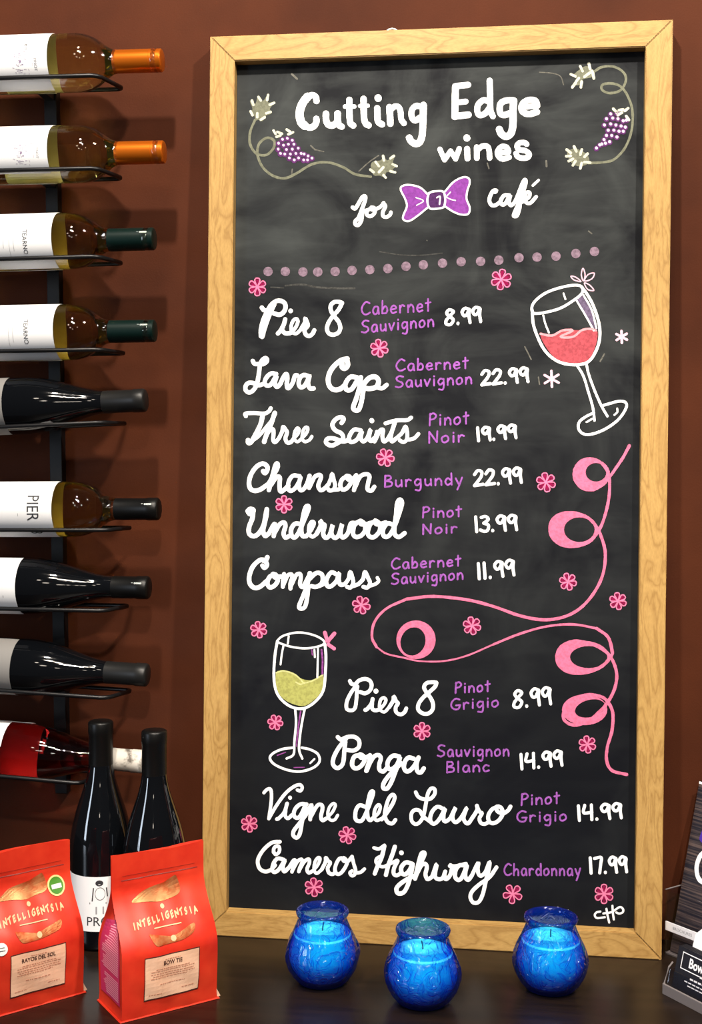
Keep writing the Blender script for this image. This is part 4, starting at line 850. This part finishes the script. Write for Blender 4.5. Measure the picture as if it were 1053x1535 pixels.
obj('lettering', [(lambda v, f: ([(a + .030, -.0031, b + .0395) for a, b in v], f))(*text2d('BROCHURES', .0055, .0))][0], M['grey_ink'], fs)
fl = thing('flyer_stack', 'stack of tall dark plank patterned flyers with purple emblem in the acrylic holder', 'flyer', mtx=ori((.3135, .0225, 0), ANG))
FT = .222
fo = obj('flyer', slab(.004, wid - .004, .004, .0045, .004, FT, .25), M['flyer'], fl, label='front flyer with a white script C and purple emblem')
for k in range(1, 7): obj('flyer', slab(.004 + .0004 * (k % 2), wid - .004, .0041 + k * .0013, .0051 + k * .0013, .004, FT - .0006 * k, .25), M['card_black'] if k % 2 else M['flyer'], fl)
def onf(x, z): return (x, .004 + .25 * z - .0004, z)
obj('lettering', mapped(ribbon2d([(a - .016, z_) for a, z_ in [(.066, .133), (.054, .139), (.042, .131), (.039, .115), (.046, .102), (.060, .101), (.067, .108)]], .0065), onf), M['soft_white'], fo)
em = smooth_pts([(a - .018, z_) for a, z_ in [(.038, .150), (.043, .170), (.054, .186), (.070, .190), (.084, .180), (.088, .160), (.078, .148), (.055, .146), (.038, .150)]], 4)[:-1]
obj('emblem', mapped((em, [tuple(range(len(em)))]), onf), M['purple_print'], fo)
obj('top_band', mapped(rect2(.004, .101, .2185, .2215, 2), onf), M['soft_white'], fo)
# business cards in front
A2 = R(-53)
ch = thing('card_holder', 'small clear acrylic business card holder at the right edge of the counter', 'holder', mtx=ori((.2965, -.1020, 0), A2))
w2 = .098
obj('front_lip', slab(0, w2, -.003, 0, 0, .013), M['acr_edge'], ch, label='milky thick front lip')
obj('side_panel', slab(0, .003, 0, .030, 0, .030, .25), M['acrylic'], ch)
obj('side_panel', slab(w2 - .003, w2, 0, .030, 0, .030, .25), M['acrylic'], ch)
obj('front_panel', slab(.0, w2, -.0005, .0010, .010, .030, .25), M['acrylic'], ch)
obj('side_edge', tube([(0, .0, .012), (0, .0075, .031), (0, .014, .036)], .0011, 6), M['acr_edge'], ch)
obj('base_panel', slab(0, w2, 0, .034, 0, .003), M['acr_edge'], ch)
bc = thing('business_card_stack', 'black business cards with a boxed white Bow Tie print, in the small holder', 'business card', mtx=ori((.2965, -.1020, 0), A2))
X0 = .006
c0 = obj('business_card', slab(X0, X0 + .088, .0042, .0046, .004, .058, .25), M['card_black'], bc, label='front black card with boxed lettering')
for k in range(1, 9): obj('business_card', slab(X0 + .0003 * (k % 3), X0 + .088, .0046 + k * .0012, .0055 + k * .0012, .004, .058 - .0004 * (k % 2), .25), M['card_black'], bc)
def onc(x, z): return (x + X0, .0042 + .25 * z - .0004, z)
def frame2(x0, x1, y0, y1, t): return J(rect2(x0, x1, y0, y0 + t), rect2(x0, x1, y1 - t, y1), rect2(x0, x0 + t, y0 + t, y1 - t), rect2(x1 - t, x1, y0 + t, y1 - t))
obj('lettering', mapped(J(frame2(.008, .080, .034, .0535, .0011), place2(text2d('Bow Tie', .0150, .03, .85), .042, .0440)), onc), M['soft_white'], c0)
obj('small_print', mapped(J(*[rect2(x_, min(x_ + .0052, .082), z_, z_ + t_) for z_, xs_, t_ in ((.0330, .040, .0022), (.0262, .026, .0020), (.0218, .018, .0013), (.0180, .024, .0013)) for x_ in [xs_ + .0064 * q_ for q_ in range(int((.080 - xs_) / .0064))]]), onc), M['soft_white'], c0)
wc = thing('white_card', 'white card with cut corner standing behind the black business cards', 'card', mtx=ori((.2965, -.1020, 0), A2))
pc = [(.013, .004), (.070, .004), (.070, .083), (.027, .083), (.017, .073)]
V = [(x, .0158 + .25 * z, z) for x, z in pc] + [(x, .0163 + .25 * z, z) for x, z in pc]
wcb = obj('card_sheet', (V, [(0, 1, 2, 3, 4), (9, 8, 7, 6, 5)] + [(i, (i + 5), (i + 1) % 5 + 5, (i + 1) % 5) for i in range(5)]), M['card_white'], wc)
obj('card_print', [([(.040, .0155 + .25 * z - .0003, z) if k == 0 else (.050, .0155 + .25 * z - .0003, z) for z, k in ((.060, 0), (.060, 1), (.066, 1), (.066, 0))], [(0, 1, 2, 3)])][0], M['purple_print'], wcb)
